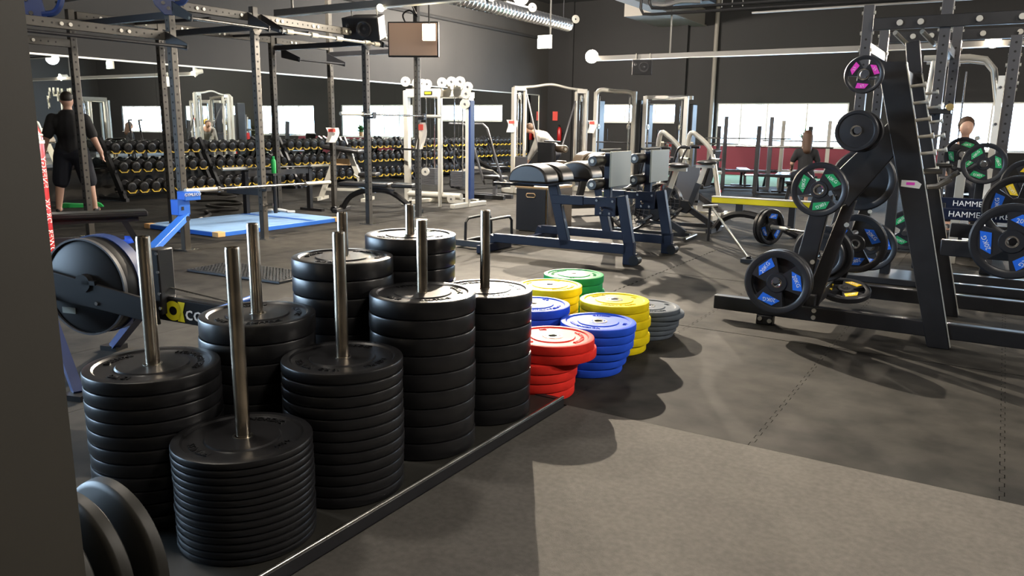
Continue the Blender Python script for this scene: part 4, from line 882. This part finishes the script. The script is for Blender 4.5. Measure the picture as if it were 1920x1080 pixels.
# ---- silver lever press machine with arched arms
T = thing('lever_press_machine', 'silver lever press machine with two arched tube arms', 'weight machine', (-4.3, 12.4, 0))
for dx, dy in ((0, 0), (.45, .15)):
    part(T, 'arched_arm', MB().tube([(-4.88+dx, 12.4+dy, .75), (-4.80+dx, 12.3+dy, 1.32), (-4.66+dx, 12.3+dy, 1.30), (-4.46+dx, 12.3+dy, 1.12), (-4.38+dx, 12.3+dy, .92), (-4.22+dx, 12.2+dy, .30)], .038, 10, 5), 'silver_bright')
    part(T, 'weight_horn', MB().cyl((-4.42+dx, 12.3+dy, .95), (-4.20+dx, 12.05+dy, .95), .024, 10), 'chrome')
    part(T, 'frame_leg', MB().bar((-4.80+dx, 12.4+dy, 1.2), (-4.95+dx, 12.7+dy, .04), .06, .08), 'silver_paint')
part(T, 'base', MB().box((-4.3, 12.5, .05), (1.2, .10, .10)).box((-4.9, 12.5, .05), (.1, 1.0, .1)).box((-3.8, 12.4, .05), (.1, .8, .1)), 'silver_paint', bevel=.008)
part(T, 'seat_pad', MB().box((-4.25, 12.6, .50), (.38, .40, .08)), 'vinyl', bevel=.02); part(T, 'back_pad', MB().box((-4.02, 12.6, .80), (.08, .34, .62), Matrix.Rotation(.25, 3, 'Y')), 'vinyl', bevel=.02)
part(T, 'seat_post', MB().box((-4.25, 12.6, .26), (.07, .07, .44)), 'silver_paint'); part(T, 'back_rail', MB().bar((-4.3, 12.6, .4), (-3.75, 12.5, .10), .07, .08), 'grey_metal')
for i in range(6): part(T, 'spring_ring', MB().lathe([(.045, 0), (.06, .006), (.045, .012)], (-4.55, 12.0, .86 + i*.05), n=14, closed=True), 'chrome')
part(T, 'spring_rod', MB().cyl((-4.55, 12.0, .02), (-4.55, 12.0, 1.18), .02, 8), 'steel'); part(T, 'shield_panel', MB().box((-4.15, 11.85, .55), (.40, .02, .60)), 'grey_metal')
# ---- olympic benches by the back window
def olympic_bench(label, loc, rz, h=1.45, plates=True, m='black_metal', pad='vinyl'):
    T = thing('olympic_bench', label, 'weight bench', loc, 'benches with uprights near the back window', world=False, rz=rz)
    for s in (-1, 1):
        part(T, 'upright', MB().bar((.45, s*.52, .04), (.35, s*.52, h), .09, .12, (1, 0, 0)), m); part(T, 'side_brace', MB().bar((-.25, s*.50, .04), (.40, s*.52, .62), .05, .06), m); part(T, 'base_rail', MB().bar((-.35, s*.50, .03), (.55, s*.52, .03), .06, .06), m)
        part(T, 'bar_hook', MB().box((.30, s*.52, h*.68), (.12, .05, .05)), 'chrome'); part(T, 'plate_peg', MB().cyl((.42, s*.55, .45), (.42, s*.74, .45), .022, 8), 'chrome')
    part(T, 'cross_tube', MB().bar((.42, -.52, .45), (.42, .52, .45), .05, .06), m); part(T, 'cross_tube', MB().bar((.5, -.52, .06), (.5, .52, .06), .05, .06), m)
    part(T, 'bench_pad', MB().box((-.30, 0, .44), (1.15, .28, .07)), pad, bevel=.02); part(T, 'bench_leg', MB().bar((-.75, 0, .42), (-.85, 0, .02), .06, .06), m); part(T, 'bench_leg', MB().bar((.2, 0, .42), (.45, 0, .10), .06, .06), m); part(T, 'bench_foot', MB().box((-.85, 0, .025), (.07, .5, .05)), m)
    if plates:
        b = part(T, 'racked_bar', MB().cyl((.30, -1.0, h*.68+.045), (.30, 1.0, h*.68+.045), .016, 8), 'steel')
    return T
olympic_bench('black bench with tall uprights, leftmost before the back window', (-6.75, 20.0, 0), math.radians(285), 1.50)
olympic_bench('grey bench with tall uprights, second before the back window', (-5.35, 19.4, 0), math.radians(290), 1.72, True, 'grey_metal')
olympic_bench('silver bench with tall uprights right of the grey bench', (-4.15, 20.3, 0), math.radians(280), 1.65, True, 'silver_paint')
olympic_bench('black bench with uprights nearest the large right hand rack', (-4.1, 17.9, 0), math.radians(280), 1.50, True)
olympic_bench('bench with red frame near the back window', (-6.3, 17.7, 0), math.radians(200), 1.1, False, 'red_enamel', 'white_paint')
# ---- machines further right at the back and in the mirror's view
def lat_machine(label, loc, rz, m='silver_paint'):
    T = thing('pulldown_machine', label, 'weight machine', loc, 'pulldown machines at the far right', world=False, rz=rz)
    for s in (-1, 1): part(T, 'column', MB().box((s*.28, .3, 1.1), (.08, .08, 2.2)), m, bevel=.01); part(T, 'foot', MB().box((s*.28, -.2, .04), (.09, 1.3, .08)), m)
    part(T, 'top_beam', MB().box((0, .3, 2.2), (.65, .08, .1)), m); part(T, 'top_arm', MB().bar((0, .3, 2.2), (0, -.5, 2.25), .07, .09), m); weight_stack(T, 0, .3, .15, 14, .3, .14, 2.15)
    part(T, 'pull_bar', MB().tube([(-.55, -.5, 1.75), (-.35, -.5, 1.85), (0, -.5, 1.86), (.35, -.5, 1.85), (.55, -.5, 1.75)], .015, 8), 'chrome'); part(T, 'cable', MB().cyl((0, -.5, 1.86), (0, -.5, 2.2), .005, 6), 'plastic_black')
    part(T, 'seat', MB().box((0, -.45, .48), (.34, .36, .08)), 'vinyl', bevel=.02); part(T, 'seat_post', MB().box((0, -.4, .24), (.07, .07, .45)), m); part(T, 'knee_roller', MB().cyl((-.3, -.25, .66), (.3, -.25, .66), .06, 12), 'vinyl')
    return T
for k, (x, y, a) in enumerate(((1.6, 13.5, 20), (3.4, 14.5, 10), (5.2, 12.5, -10), (2.6, 18.5, 0), (5.0, 19.0, 0), (7.6, 15.0, -20), (7.5, 10.5, -30))):
    lat_machine('silver pulldown machine, %s of those reflected in the mirror' % NUM[k], (x, y, 0), math.radians(a), ('silver_paint', 'silver_bright', 'grey_metal')[k % 3])
# ---- adjustable benches and stands between rig and dumbbells
def adj_bench(label, loc, rz, m='black_metal', inc=0.0):
    T = thing('adjustable_bench', label, 'bench', loc, 'adjustable benches near the dumbbells', world=False, rz=rz)
    part(T, 'back_pad', MB().box((.28, 0, .46 + inc*.4), (.85, .28, .07), Matrix.Rotation(-inc, 3, 'Y')), 'vinyl', bevel=.02); part(T, 'seat_pad', MB().box((-.38, 0, .46), (.36, .30, .07)), 'vinyl', bevel=.02)
    part(T, 'arched_frame', MB().tube([(.70, 0, .06), (.55, 0, .26), (.25, 0, .36), (-.15, 0, .34), (-.55, 0, .06)], .045, 8, 4), m)
    part(T, 'front_foot', MB().box((-.58, 0, .035), (.08, .48, .07)), m, bevel=.01); part(T, 'rear_foot', MB().box((.72, 0, .035), (.08, .56, .07)), m, bevel=.01)
    part(T, 'pad_support', MB().bar((-.2, 0, .36), (.3, 0, .42), .06, .05), m); part(T, 'ladder', MB().bar((.1, 0, .34), (.45, 0, .44), .05, .03), 'steel'); part(T, 'transport_wheel', MB().cyl((.78, -.2, .05), (.78, -.14, .05), .05, 12).cyl((.78, .14, .05), (.78, .2, .05), .05, 12), 'plastic_black')
    return T
adj_bench('black adjustable bench lying flat between the right rig posts', (-8.55, 9.75, 0), math.radians(200))
adj_bench('black adjustable bench raised, beside the cable tower', (-10.3, 15.4, 0), math.radians(240), 'grey_metal', .5)
adj_bench('black adjustable bench far along the dumbbell racks', (-11.2, 16.6, 0), math.radians(215), 'silver_paint', .9)
T = thing('preacher_bench', 'grey legged preacher curl bench with black pad behind rig', 'bench', (-10.6, 11.0, 0), world=False, rz=math.radians(25))
part(T, 'arm_pad', MB().box((0, 0, .96), (.72, .42, .08), Matrix.Rotation(.12, 3, 'Y')), 'vinyl', bevel=.03)
for s in (-1, 1): part(T, 'leg', MB().bar((s*.10, .0, .93), (s*.46, .0, .05), .05, .09), 'silver_paint'); part(T, 'foot', MB().box((s*.46, 0, .03), (.08, .62, .06)), 'silver_paint')
part(T, 'seat', MB().box((.50, 0, .50), (.34, .34, .07)), 'vinyl', bevel=.02); part(T, 'seat_arm', MB().tube([(.2, 0, .5), (.35, 0, .42), (.5, 0, .46)], .03, 8, 3), 'silver_paint'); part(T, 'cross_plate', MB().box((0, 0, .72), (.26, .06, .12)), 'plywood'); part(T, 'lower_bar', MB().bar((-.4, 0, .2), (.4, 0, .2), .05, .05), 'silver_paint')
T = thing('dip_frame', 'bent steel tube frame with seat beside the cable tower', 'exercise frame', (-9.0, 12.9, 0))
for dx in (0, .45): part(T, 'bent_tube', MB().tube([(-9.3+dx, 12.6, 1.46), (-9.02+dx, 12.7, 1.46), (-8.95+dx, 12.75, 1.38), (-8.75+dx, 13.0, .36), (-8.85+dx, 13.2, .28)], .024, 8), 'grey_metal')
part(T, 'base', MB().box((-8.75, 13.0, .04), (1.0, .08, .08)).box((-8.75, 13.3, .04), (1.0, .08, .08)), 'black_metal'); part(T, 'seat_pad', MB().box((-8.6, 13.2, .42), (.40, .36, .07)), 'vinyl', bevel=.02); part(T, 'seat_post', MB().box((-8.6, 13.2, .22), (.07, .07, .38)), 'grey_metal')
solo('green_bottle', 'bright green drinking bottle beside the low barbell', 'bottle', MB().lathe([(0, .72), (.035, .72), (.037, .74), (.037, .90), (.028, .93), (.02, .935), (.022, .94), (.022, .975), (0, .975)], (-9.45, 8.3, -.05), n=14), 'green_plastic')
solo('bottle_stool', 'small black stool under the green bottle', 'stool', MB().box((-9.45, 8.3, .655), (.22, .22, .03)).cyl((-9.45, 8.3, .0), (-9.45, 8.3, .65), .03, 10).cyl((-9.45, 8.3, 0), (-9.45, 8.3, .02), .13, 16), 'black_metal')
# ================================================================== RIGHT HAND RACKS
_gp = {}
def grip_plate(label, c, R, col, text, t=.045, ax=(0, -1, 0), spin=0.0, group='grip plates on the racks', solid=False):
    T = thing('grip_plate', label, 'weight plate', c, group, world=False)
    z = Vector(ax).normalized(); upv = Vector((0, 0, 1)); x = upv.cross(z).normalized(); y = z.cross(x)
    m = Matrix((x, y, z)).transposed().to_4x4() @ Matrix.Rotation(spin, 4, 'Z')
    k = R/.225; q = t/2
    def add(name, mb, mt, bev=0): mb.v = [tuple(m @ Vector(v)) for v in mb.v]; return part(T, name, mb, mt, bevel=bev)
    add('rim', MB().lathe([(.176*k, -q*.7), (.19*k, -q), (.215*k, -q), (.225*k, -q+.008), (.225*k, q-.008), (.215*k, q), (.19*k, q), (.176*k, q*.7)], n=56, closed=True), 'urethane')
    if solid:
        add('face', MB().lathe([(.026, -q*.6), (.18*k, -q*.6), (.18*k, q*.7), (.10*k, q*.9), (.07*k, q), (.026, q)], n=48, closed=True), 'urethane')
    else:
        mb = MB().lathe([(.026, -q), (.066*k, -q), (.074*k, -q*.6), (.074*k, q*.6), (.066*k, q), (.026, q)], n=32, closed=True)
        add('hub', mb, 'urethane')
        for i in range(3):
            a = i*2*math.pi/3; poly = []
            for j in range(9): b = a - .62 + j*1.24/8; poly.append((.180*k*math.cos(b), .180*k*math.sin(b)))
            for j in range(5): b = a + .95 - j*1.9/4; poly.append((.06*k*math.cos(b), .06*k*math.sin(b)))
            add('web', MB().prism(poly, -q*.7, q*.7), 'urethane')
    if col:
        for i in range(3):
            a = i*2*math.pi/3 + .12; f = Matrix.Rotation(a, 4, 'Z')
            poly = [(.092*k, -.072*k), (.150*k, -.095*k), (.166*k, .010*k), (.118*k, .055*k)]
            d = MB().prism(poly, q*.7, q*.7+.004, f); 
            o = add('decal', d, 'decal_'+col)
            tx = text_mb(text, .038*k, .0008, Matrix.Rotation(a, 4, 'Z') @ Matrix.Translation((.13*k, -.018*k, q*.7+.0045)) @ Matrix.Rotation(-math.pi/2+.15, 4, 'Z')); add('lettering', tx, 'white_ink')
    add('hub_ring', MB().lathe([(.0245, -q-.001), (.036, -q-.001), (.036, q+.002), (.030, q+.003), (.0245, q+.001)], n=24, closed=True), 'chrome')
    return T
LY, RY = 5.80, 6.90
R = thing('squat_rack', 'large black plate loaded squat rack with slanted peg uprights', 'squat rack', (-.5, 6.3, 0))
bp = lambda n, mb, m='black_metal', b=.006: part(R, n, mb, m, bevel=b)
for Y in (LY, RY):
    u = bp('slanted_upright', MB().prism([(-.285, 0), (-.150, 0), (-.60, 1.86), (-.775, 1.86)], -.039, .039, frame((0, Y, 0), (1, 0, 0), (0, 0, 1))))
    bp('base_beam', MB().box(((-1.75+1.6)/2, Y, .122), (3.35, .07, .105)))
    bp('spotter_beam', MB().box((.62, Y, .675), (1.80, .06, .105)))
    bp('brace', MB().prism([(-.60, 1.55), (-.56, 1.33), (-.86, .90), (-1.03, 1.06)], -.03, .03, frame((0, Y, 0), (1, 0, 0), (0, 0, 1))))
    bp('plate_post', MB().prism([(-1.10, .92), (-.97, .98), (-1.10, .12), (-1.24, .12)][::1], -.03, .03, frame((0, Y, 0), (1, 0, 0), (0, 0, 1))))
    bp('plate_post', MB().prism([(-.92, .90), (-.83, .94), (-1.02, .14), (-1.13, .14)], -.03, .03, frame((0, Y+.10, 0), (1, 0, 0), (0, 0, 1))))
    bp('foot_pad', MB().box((-1.36, Y-.01, .035), (.12, .08, .07)))
    for i in range(7):
        z = 1.70 - i*.107; x = -.150 - .45*z/1.86
        g = part(R, 'bar_peg', MB().cyl((x-.01, Y, z), (x+.075, Y-.0, z+.012), .011, 10), 'silver_bright'); part(g, 'peg_cap', MB().cyl((x+.072, Y, z+.011), (x+.088, Y, z+.014), .019, 10), 'silver_bright')
    part(R, 'edge_weld', MB().bar((-.148, Y-.040, .02), (-.598, Y-.040, 1.84), .008, .006), 'silver_paint')
    part(R, 'bar_catch', MB().tube([(-.43, Y, 1.06), (-.34, Y-.02, 1.07), (-.27, Y-.01, 1.12)], .02, 8).cyl((-.45, Y-.02, 1.16), (-.32, Y-.02, 1.165), .018, 8), 'chrome')
    for px_, pz in ((-1.39, .045), (-1.32, .035)): part(R, 'bolt', MB().cyl((px_, Y-.05, pz), (px_, Y-.062, pz), .016, 10), 'silver_bright')
    for px_, pz in ((-1.02, .15), (-1.02, .10), (-1.14, .48), (-1.06, .50), (-.86, .78)): part(R, 'bolt', MB().cyl((px_, Y-.03, pz), (px_, Y-.045, pz), .016, 10), 'silver_bright')
bp('front_sill', MB().box((-1.08, (LY+RY)/2, .20), (.10, RY-LY, .10))); bp('top_tie', MB().box((-.69, (LY+RY)/2, 1.80), (.08, RY-LY, .10))); bp('rear_tie', MB().box((1.45, (LY+RY)/2, .12), (.10, RY-LY, .10)))
bp('plate_tie', MB().box((-.92, (LY+RY)/2, .98), (.07, RY-LY, .08)))
for x, z in ((-1.24, .39), (-1.01, 1.03), (-.81, 1.42), (-.80, 1.77), (.11, .78)): part(R, 'storage_peg', MB().cyl((x, LY+.04, z), (x, 5.485, z), .0235, 14), 'grey_metal')
for x, z in ((-1.20, .50), (-.98, 1.08), (-.95, .60), (.135, .905)): part(R, 'storage_peg', MB().cyl((x, RY-.04, z), (x, RY-.65, z), .0235, 14), 'grey_metal')
part(R, 'warning_label', MB().prism([(-.05, -.02), (.06, -.03), (.07, .0), (.04, .02), (-.05, .022)], 0, .003, frame((-.50, LY-.0395, 1.08), (1, 0, 0), (0, 0, 1))), 'white_paint'); part(R, 'label_print', MB().box((-.495, LY-.0435, 1.08), (.05, .001, .018)), 'decal_pink')
# a second slanted pair of rear struts that reach the top
for Y in (RY+.1,): bp('rear_strut', MB().bar((-.66, Y, 1.86), (-.70, Y, 2.1), .06, .10, (1, 0, 0)))
grip_plate('big 20 kg plate with blue decals at the foot of the squat rack', (-1.235, 5.52, .372), .225, 'blue', '20KG', .050, spin=2.3)
grip_plate('plain dark plate right behind the big blue decal plate', (-1.235, 5.585, .372), .225, None, '', .050, spin=1.2, solid=True)
grip_plate('10 kg plate with green decals on the squat rack post', (-1.01, 5.50, 1.03), .180, 'green', '10KG', .045, spin=.75)
grip_plate('small 2.5 kg plate with pink decals high on the squat rack', (-.81, 5.52, 1.765), .118, 'pink', '2.5', .035, spin=.5)
grip_plate('plain black small plate below the pink decal plate', (-.82, 5.52, 1.415), .132, None, '', .045, spin=0, solid=True)
grip_plate('second plain black plate behind the small black one', (-.80, 5.60, 1.41), .132, None, '', .04, solid=True)
grip_plate('large dark plate hanging behind the green decal plate', (-.86, 6.30, 1.06), .225, None, '', .05, solid=True)
grip_plate('dark ringed plate behind the lower plate posts', (-1.07, 6.20, .50), .215, None, '', .05, solid=True)
grip_plate('inner smaller dark plate on the lower rear peg', (-1.07, 6.13, .50), .165, None, '', .035, solid=True)
grip_plate('20 kg plate with blue decals behind the lower plate posts', (-.88, 6.42, .57), .225, 'blue', '20KG', .05, spin=.6)
grip_plate('plate with yellow decal standing on the floor under the rack', (-.93, 6.46, .19), .19, 'yellow', '15KG', .05, ax=(.05, -.25, .97), spin=1.0)
grip_plate('large grey blue plate at the right edge with blue decals', (.105, 5.46, .785), .225, 'blue', '20KG', .05, spin=-.9)
grip_plate('20 kg plate with blue decals high behind the right edge one', (.135, 6.45, .905), .225, 'blue', '20KG', .05, spin=.9)
grip_plate('plate with yellow decals at the right edge of the racks', (.20, 7.9, 1.0), .20, 'yellow', '15KG', .05, spin=1.6)
# ---- second rack behind, with perforated posts
K = thing('power_rack', 'tall grey perforated power rack behind the squat rack', 'power rack', (-.6, 9.8, 0))
kp = lambda n, mb, m='grey_metal', b=.005: part(K, n, mb, m, bevel=b)
for x, y, top in ((-1.36, 9.2, 2.70), (-.64, 9.2, 2.70), (-1.36, 10.5, 2.60), (-.60, 10.5, 2.62), (-.02, 9.2, 2.34), (-.02, 10.5, 2.34)):
    po = kp('post', MB().box((x, y, top/2), (.10, .08, top)))
    for z in (top-.08, top-.28, top-.45): part(K, 'bolt', MB().cyl((x-.065, y-.02, z), (x+.065, y-.02, z), .018, 8), 'silver_bright')
    m = MB()
    for i in range(24): m.cyl((x, y-.0395, .4 + i*.085), (x, y-.042, .4 + i*.085), .012, 6)
    o = part(po, 'bolt_holes', m, 'seam', top=K); o['kind'] = 'stuff'
for y in (9.16, 10.5): 
    b_ = kp('top_beam', MB().box((.2, y, 2.50), (3.0, .06, .12)), 'black_metal')
    for x in (-1.05, -.86, -.35, .0): part(K, 'bolt', MB().cyl((x, y-.03, 2.50), (x, y-.06, 2.50), .03, 10), 'silver_bright')
for x in (-1.36, -.64, -.02): kp('side_beam', MB().box((x, 9.85, 2.28), (.08, 1.3, .10)), 'black_metal'); kp('floor_beam', MB().box((x, 9.85, .06), (.10, 1.4, .10)), 'black_metal')
for x in (-1.1, -.85): part(K, 'grip_handle', MB().tube([(x, 9.25, 2.42), (x+.08, 9.5, 2.34), (x+.08, 9.8, 2.34)], .025, 8, 3), 'silver_paint')
kp('back_sill', MB().box((-.7, 10.5, .06), (1.4, .08, .10)), 'black_metal')
part(K, 'pale_strip', MB().box((-.10, 9.14, 1.35), (.055, .02, 1.22)), 'white_paint')
for z in (1.85, 1.5, 1.15): part(K, 'bolt', MB().cyl((-.10, 9.13, z), (-.10, 9.12, z), .014, 8), 'grey_metal')
kp('bar_cradle', MB().box((-.60, 9.08, 1.62), (.22, .18, .05)), 'black_metal'); part(K, 'barbell_end', MB().cyl((-.52, 9.12, 1.66), (-.50, 8.98, 1.66), .035, 14), 'brass')
for Yb, zb in ((8.55, .755), (8.0, .70)):
    kp('spotter_beam', MB().box((.30, Yb, zb), (1.60, .05, .10)), 'navy_metal'); part(K, 'lettering', text_mb('HAMMER STRENGTH', .072, .001, frame((-.02, Yb-.0265, zb+.0), (1, 0, 0), (0, 0, 1))), 'white_ink')
    kp('spotter_leg', MB().box((.9, Yb, zb/2), (.08, .08, zb)), 'black_metal'); kp('spotter_leg', MB().box((-.44, Yb, zb/2), (.06, .06, zb)), 'black_metal'); kp('spotter_foot', MB().box((.3, Yb, .04), (1.6, .07, .08)), 'black_metal')
grip_plate('10 kg plate with green decals on the power rack', (-.15, 8.98, 1.12), .20, 'green', '10KG', .045, spin=.2)
grip_plate('green decal plate half hidden behind the nearer green one', (-.36, 9.55, 1.19), .18, 'green', '10KG', .045, spin=1.3)
part(K, 'plate_arm', MB().cyl((-.15, 9.20, 1.12), (-.15, 8.90, 1.12), .024, 12), 'chrome'); part(K, 'plate_arm', MB().cyl((-.36, 9.75, 1.19), (-.36, 9.45, 1.19), .024, 12), 'chrome'); kp('plate_stem', MB().box((-.16, 9.2, .80), (.09, .06, .64)), 'black_metal'); kp('plate_stem', MB().box((-.36, 9.77, .6), (.09, .06, 1.2)), 'silver_paint')
grip_plate('plate with blue decals low behind the slanted uprights', (-.95, 7.9, .36), .225, 'blue', '20KG', .05, spin=.4)
grip_plate('green decal plate low between the racks', (-.72, 8.6, .46), .2, 'green', '10KG', .05, spin=2.2)
R2 = thing('plate_tree', 'black plate tree between the squat rack and power rack', 'plate rack', (-.85, 8.3, 0))
part(R2, 'post', MB().box((-.85, 8.3, .55), (.09, .09, 1.1)), 'black_metal', bevel=.006); part(R2, 'base', MB().box((-.85, 8.3, .03), (.7, .6, .06)), 'black_metal', bevel=.006)
for x, y, z in ((-.95, 7.9, .36), (-.72, 8.6, .46)): part(R2, 'storage_peg', MB().cyl((x, 8.3, z), (x, y - .08 if y < 8.3 else y+.08, z), .0235, 12), 'grey_metal')
# ---- silver assisted machine behind the racks
T = thing('tube_machine', 'silver machine with bent overhead tubes behind the power rack', 'weight machine', (-.5, 11.6, 0))
for dy in (0, .45): part(T, 'bent_tube', MB().tube([(-1.0, 11.5+dy, 2.33), (-.5, 11.5+dy, 2.33), (-.32, 11.5+dy, 2.30), (-.22, 11.5+dy, 2.18), (-.10, 11.5+dy, 1.6), (-.02, 11.5+dy, .06)], .04, 10), 'silver_bright'); part(T, 'post', MB().cyl((-.88, 11.5+dy, 2.30), (-1.0, 11.5+dy, .06), .035, 10), 'silver_bright'); part(T, 'foot', MB().box((-.5, 11.5+dy, .04), (1.2, .08, .08)), 'silver_paint')
weight_stack(T, -.62, 12.1, .2, 14, .26, .14, 2.2); part(T, 'foot_rest', MB().box((-.52, 11.25, .19), (.46, .34, .02)).box((-.52, 11.42, .09), (.40, .03, .18)), 'grey_metal'); part(T, 'cross_tube', MB().cyl((-.3, 11.4, 1.35), (-.3, 12.0, 1.35), .03, 8).cyl((-.9, 11.5, .5), (-.9, 12.0, .5), .03, 8), 'silver_paint'); part(T, 'seat_pad', MB().box((-.45, 11.76, .59), (.36, .34, .08)), 'vinyl', bevel=.02); part(T, 'seat_post', MB().box((-.45, 11.78, .28), (.07, .07, .56)), 'silver_paint')
# ---- floor barbell with blue plates, leaning bar, yellow beam bench
bl = barbell('barbell with blue decal plates lying on the floor', (-2.50, 10.0, .235), (-.75, 9.05, .235), 'barbells on the floor')
ad = Vector((-.88, .477, 0)); ad.normalize()
for k, off in enumerate((.08, .14)): grip_plate('blue decal plate on the floor barbell, %s' % ('outer one', 'inner one')[k], tuple(Vector((-2.50, 10.0, .235)) - ad*(off+.02)), .225, 'blue', '20KG', .05, ax=tuple(-ad if k else ad), spin=.5+k)
T = thing('landmine_bar', 'thin steel bar leaning up from the floor with crosspiece', 'bar', (-2.2, 8.48, 0))
part(T, 'shaft', MB().cyl((-2.22, 8.50, .03), (-3.10, 9.84, .45), .016, 10), 'steel'); part(T, 'crosspiece', MB().cyl((-3.20, 9.80, .44), (-3.02, 9.86, .455), .024, 10), 'steel'); part(T, 'swivel_base', MB().box((-2.22, 8.48, .02), (.14, .14, .04)).cyl((-2.22, 8.48, .04), (-2.22, 8.5, .05), .03, 10), 'black_metal')
part(T, 'prop', MB().cyl((-3.12, 9.86, 0), (-3.12, 9.86, .43), .018, 8), 'black_metal')
T = thing('yellow_beam_bench', 'low bench with yellow beam on a black curved foot', 'bench', (-2.7, 10.8, 0))
part(T, 'beam', MB().box((-2.72, 10.8, .45), (1.34, .09, .08)), 'logo_yellow', bevel=.006); part(T, 'top_strip', MB().box((-2.72, 10.8, .497), (1.34, .10, .014)), 'white_paint')
part(T, 'curved_foot', MB().tube([(-3.34, 10.8, .03), (-3.22, 10.8, .20), (-3.0, 10.8, .28), (-2.7, 10.8, .24), (-2.4, 10.8, .12), (-2.2, 10.8, .03)], .05, 8, 4), 'black_metal'); part(T, 'stem', MB().box((-3.0, 10.8, .36), (.10, .07, .16)), 'black_metal'); part(T, 'stem', MB().box((-2.3, 10.8, .26), (.08, .07, .36)), 'black_metal'); part(T, 'cross_foot', MB().box((-3.34, 10.8, .03), (.08, .5, .06)), 'black_metal')
# ---- seated woman by the window and helper machine, potted plant on the sill
def seated(label, loc, rz, top_m, hair_m, long_hair):
    w = thing('person', label, 'person', loc, world=False, rz=rz)
    B = [((0, 0, .56), (0, .03, .86), .12, .12), ((-.08, .03, 1.0), (.08, .03, 1.0), .085, .085), ((0, .03, .85), (0, .03, 1.02), .12, .11), ((0, .03, 1.06), (0, .05, 1.20), .05, .05)]
    for s in (-1, 1):
        B += [((s*.09, .02, .56), (s*.13, .42, .54), .095, .065), ((s*.13, .42, .54), (s*.14, .46, .09), .06, .04), ((s*.14, .44, .05), (s*.14, .60, .035), .04, .032), ((s*.16, .03, 1.02), (s*.24, .06, .78), .05, .042), ((s*.24, .06, .78), (s*.20, .28, .68), .04, .03)]
        hand(B, (s*.20, .28, .68), (0, 1, -.3), (1, 0, 0), .9)
    blob(w, 'body', B, 'skin', .013, balls=[((0, .06, 1.28), .095, (.86, 1, 1.15)), ((0, .15, 1.27), .016, (.7, 1, 1.2))])
    blob(w, 'hair', [((0, .0, 1.30), (0, -.06, 1.05), .105, .085)] if long_hair else [((0, .01, 1.30), (0, .02, 1.33), .10, .10)], hair_m, .014, balls=[((0, .03, 1.31), .108, (.9, 1, 1.1))] if long_hair else [((0, .03, 1.33), .10, (.9, 1, .9))])
    S = [((0, 0, .58), (0, .03, .86), .14, .138), ((-.09, .03, .98), (.09, .03, .98), .105, .105), ((0, .03, .85), (0, .03, 1.0), .138, .12)]
    for s in (-1, 1): S.append(((s*.16, .03, 1.01), (s*.225, .05, .85), .068, .06))
    blob(w, 'top', S, top_m, .014)
    P_ = [((-.06, 0, .57), (.06, 0, .57), .135, .135)]
    for s in (-1, 1): P_ += [((s*.09, .02, .56), (s*.13, .42, .54), .108, .078), ((s*.13, .42, .54), (s*.14, .46, .14), .072, .052)]
    blob(w, 'leggings', P_, 'shorts_navy', .014)
    for s in (-1, 1): part(w, 'shoe', MB().ball((s*.14, .52, .045), .05, 12, (.85, 2.3, .8)), 'shoe')
    return w
seated('person with long brown hair in dark top seated before window', (-3.25, 16.05, 0), math.radians(20), 'shirt_black', 'hair_brown', True)
seated('person with short brown hair seated on the silver tube machine', (-.45, 11.78, .20), math.radians(190), 'shirt_black', 'hair_brown', False)
flat_bench('small black bench under the seated person', (-3.25, 16.05, 0), math.radians(20), .7, .42)
T = thing('potted_plant', 'leafy green plant standing on the back window sill', 'potted plant', (-5.2, 25.40, .93))
part(T, 'pot', MB().lathe([(0, .935), (.10, .935), (.13, 1.12), (.11, 1.12), (.10, 1.10), (0, 1.10)], (-5.2, 25.40, 0), n=16), 'tan_leather')
for i in range(26):
    a = i*2.4; e = .3 + (i % 5)*.22; L = .35 + .05*(i % 4); d = Vector((math.cos(a)*math.cos(e), -abs(math.sin(a))*math.cos(e)*.6, math.sin(e))); b0 = Vector((-5.2, 25.38, 1.10)); sd = d.cross(Vector((0, 0, 1))).normalized()*.055
    part(T, 'leaf', MB().add([b0, b0 + d*L*.5 + sd, b0 + d*L*.5 - sd, b0 + d*L + Vector((0, 0, -.06)), b0 + d*L*.5 + Vector((0, 0, .02))], [(0, 1, 4), (0, 4, 2), (1, 3, 4), (4, 3, 2)]), 'foliage')

# ---- wall ball rack by the back wall, seen in the mirror
T = thing('ball_rack', 'black ball rack against the back wall at the far right', 'ball rack', (3.0, 24.6, 0))
for x in (1.2, 4.8): part(T, 'upright', MB().box((x, 24.7, .8), (.06, .4, 1.6)), 'black_metal')
for z in (.35, .85, 1.35):
    for y in (24.55, 24.85): part(T, 'rail', MB().cyl((1.2, y, z), (4.8, y, z), .02, 8), 'black_metal')
    for i in range(8):
        x = 1.5 + i*.42; b_ = thing('medicine_ball', '%s medicine ball from left on the %s tier of the ball rack' % (NUM[i], {.35: 'lowest', .85: 'middle', 1.35: 'top'}[z]), 'medicine ball', (x, 24.7, z), 'medicine balls on the rack')
        part(b_, 'shell', MB().ball((x, 24.7, z+.115), .17, 16), 'decal_yellow' if (i + int(z*2)) % 3 else 'vinyl'); part(b_, 'seam_band', MB().lathe([(.168, -.012), (.172, 0), (.168, .012), (.160, 0)], (x, 24.7, z+.115), (0, 1, .2), 20, closed=True), 'plastic_black')
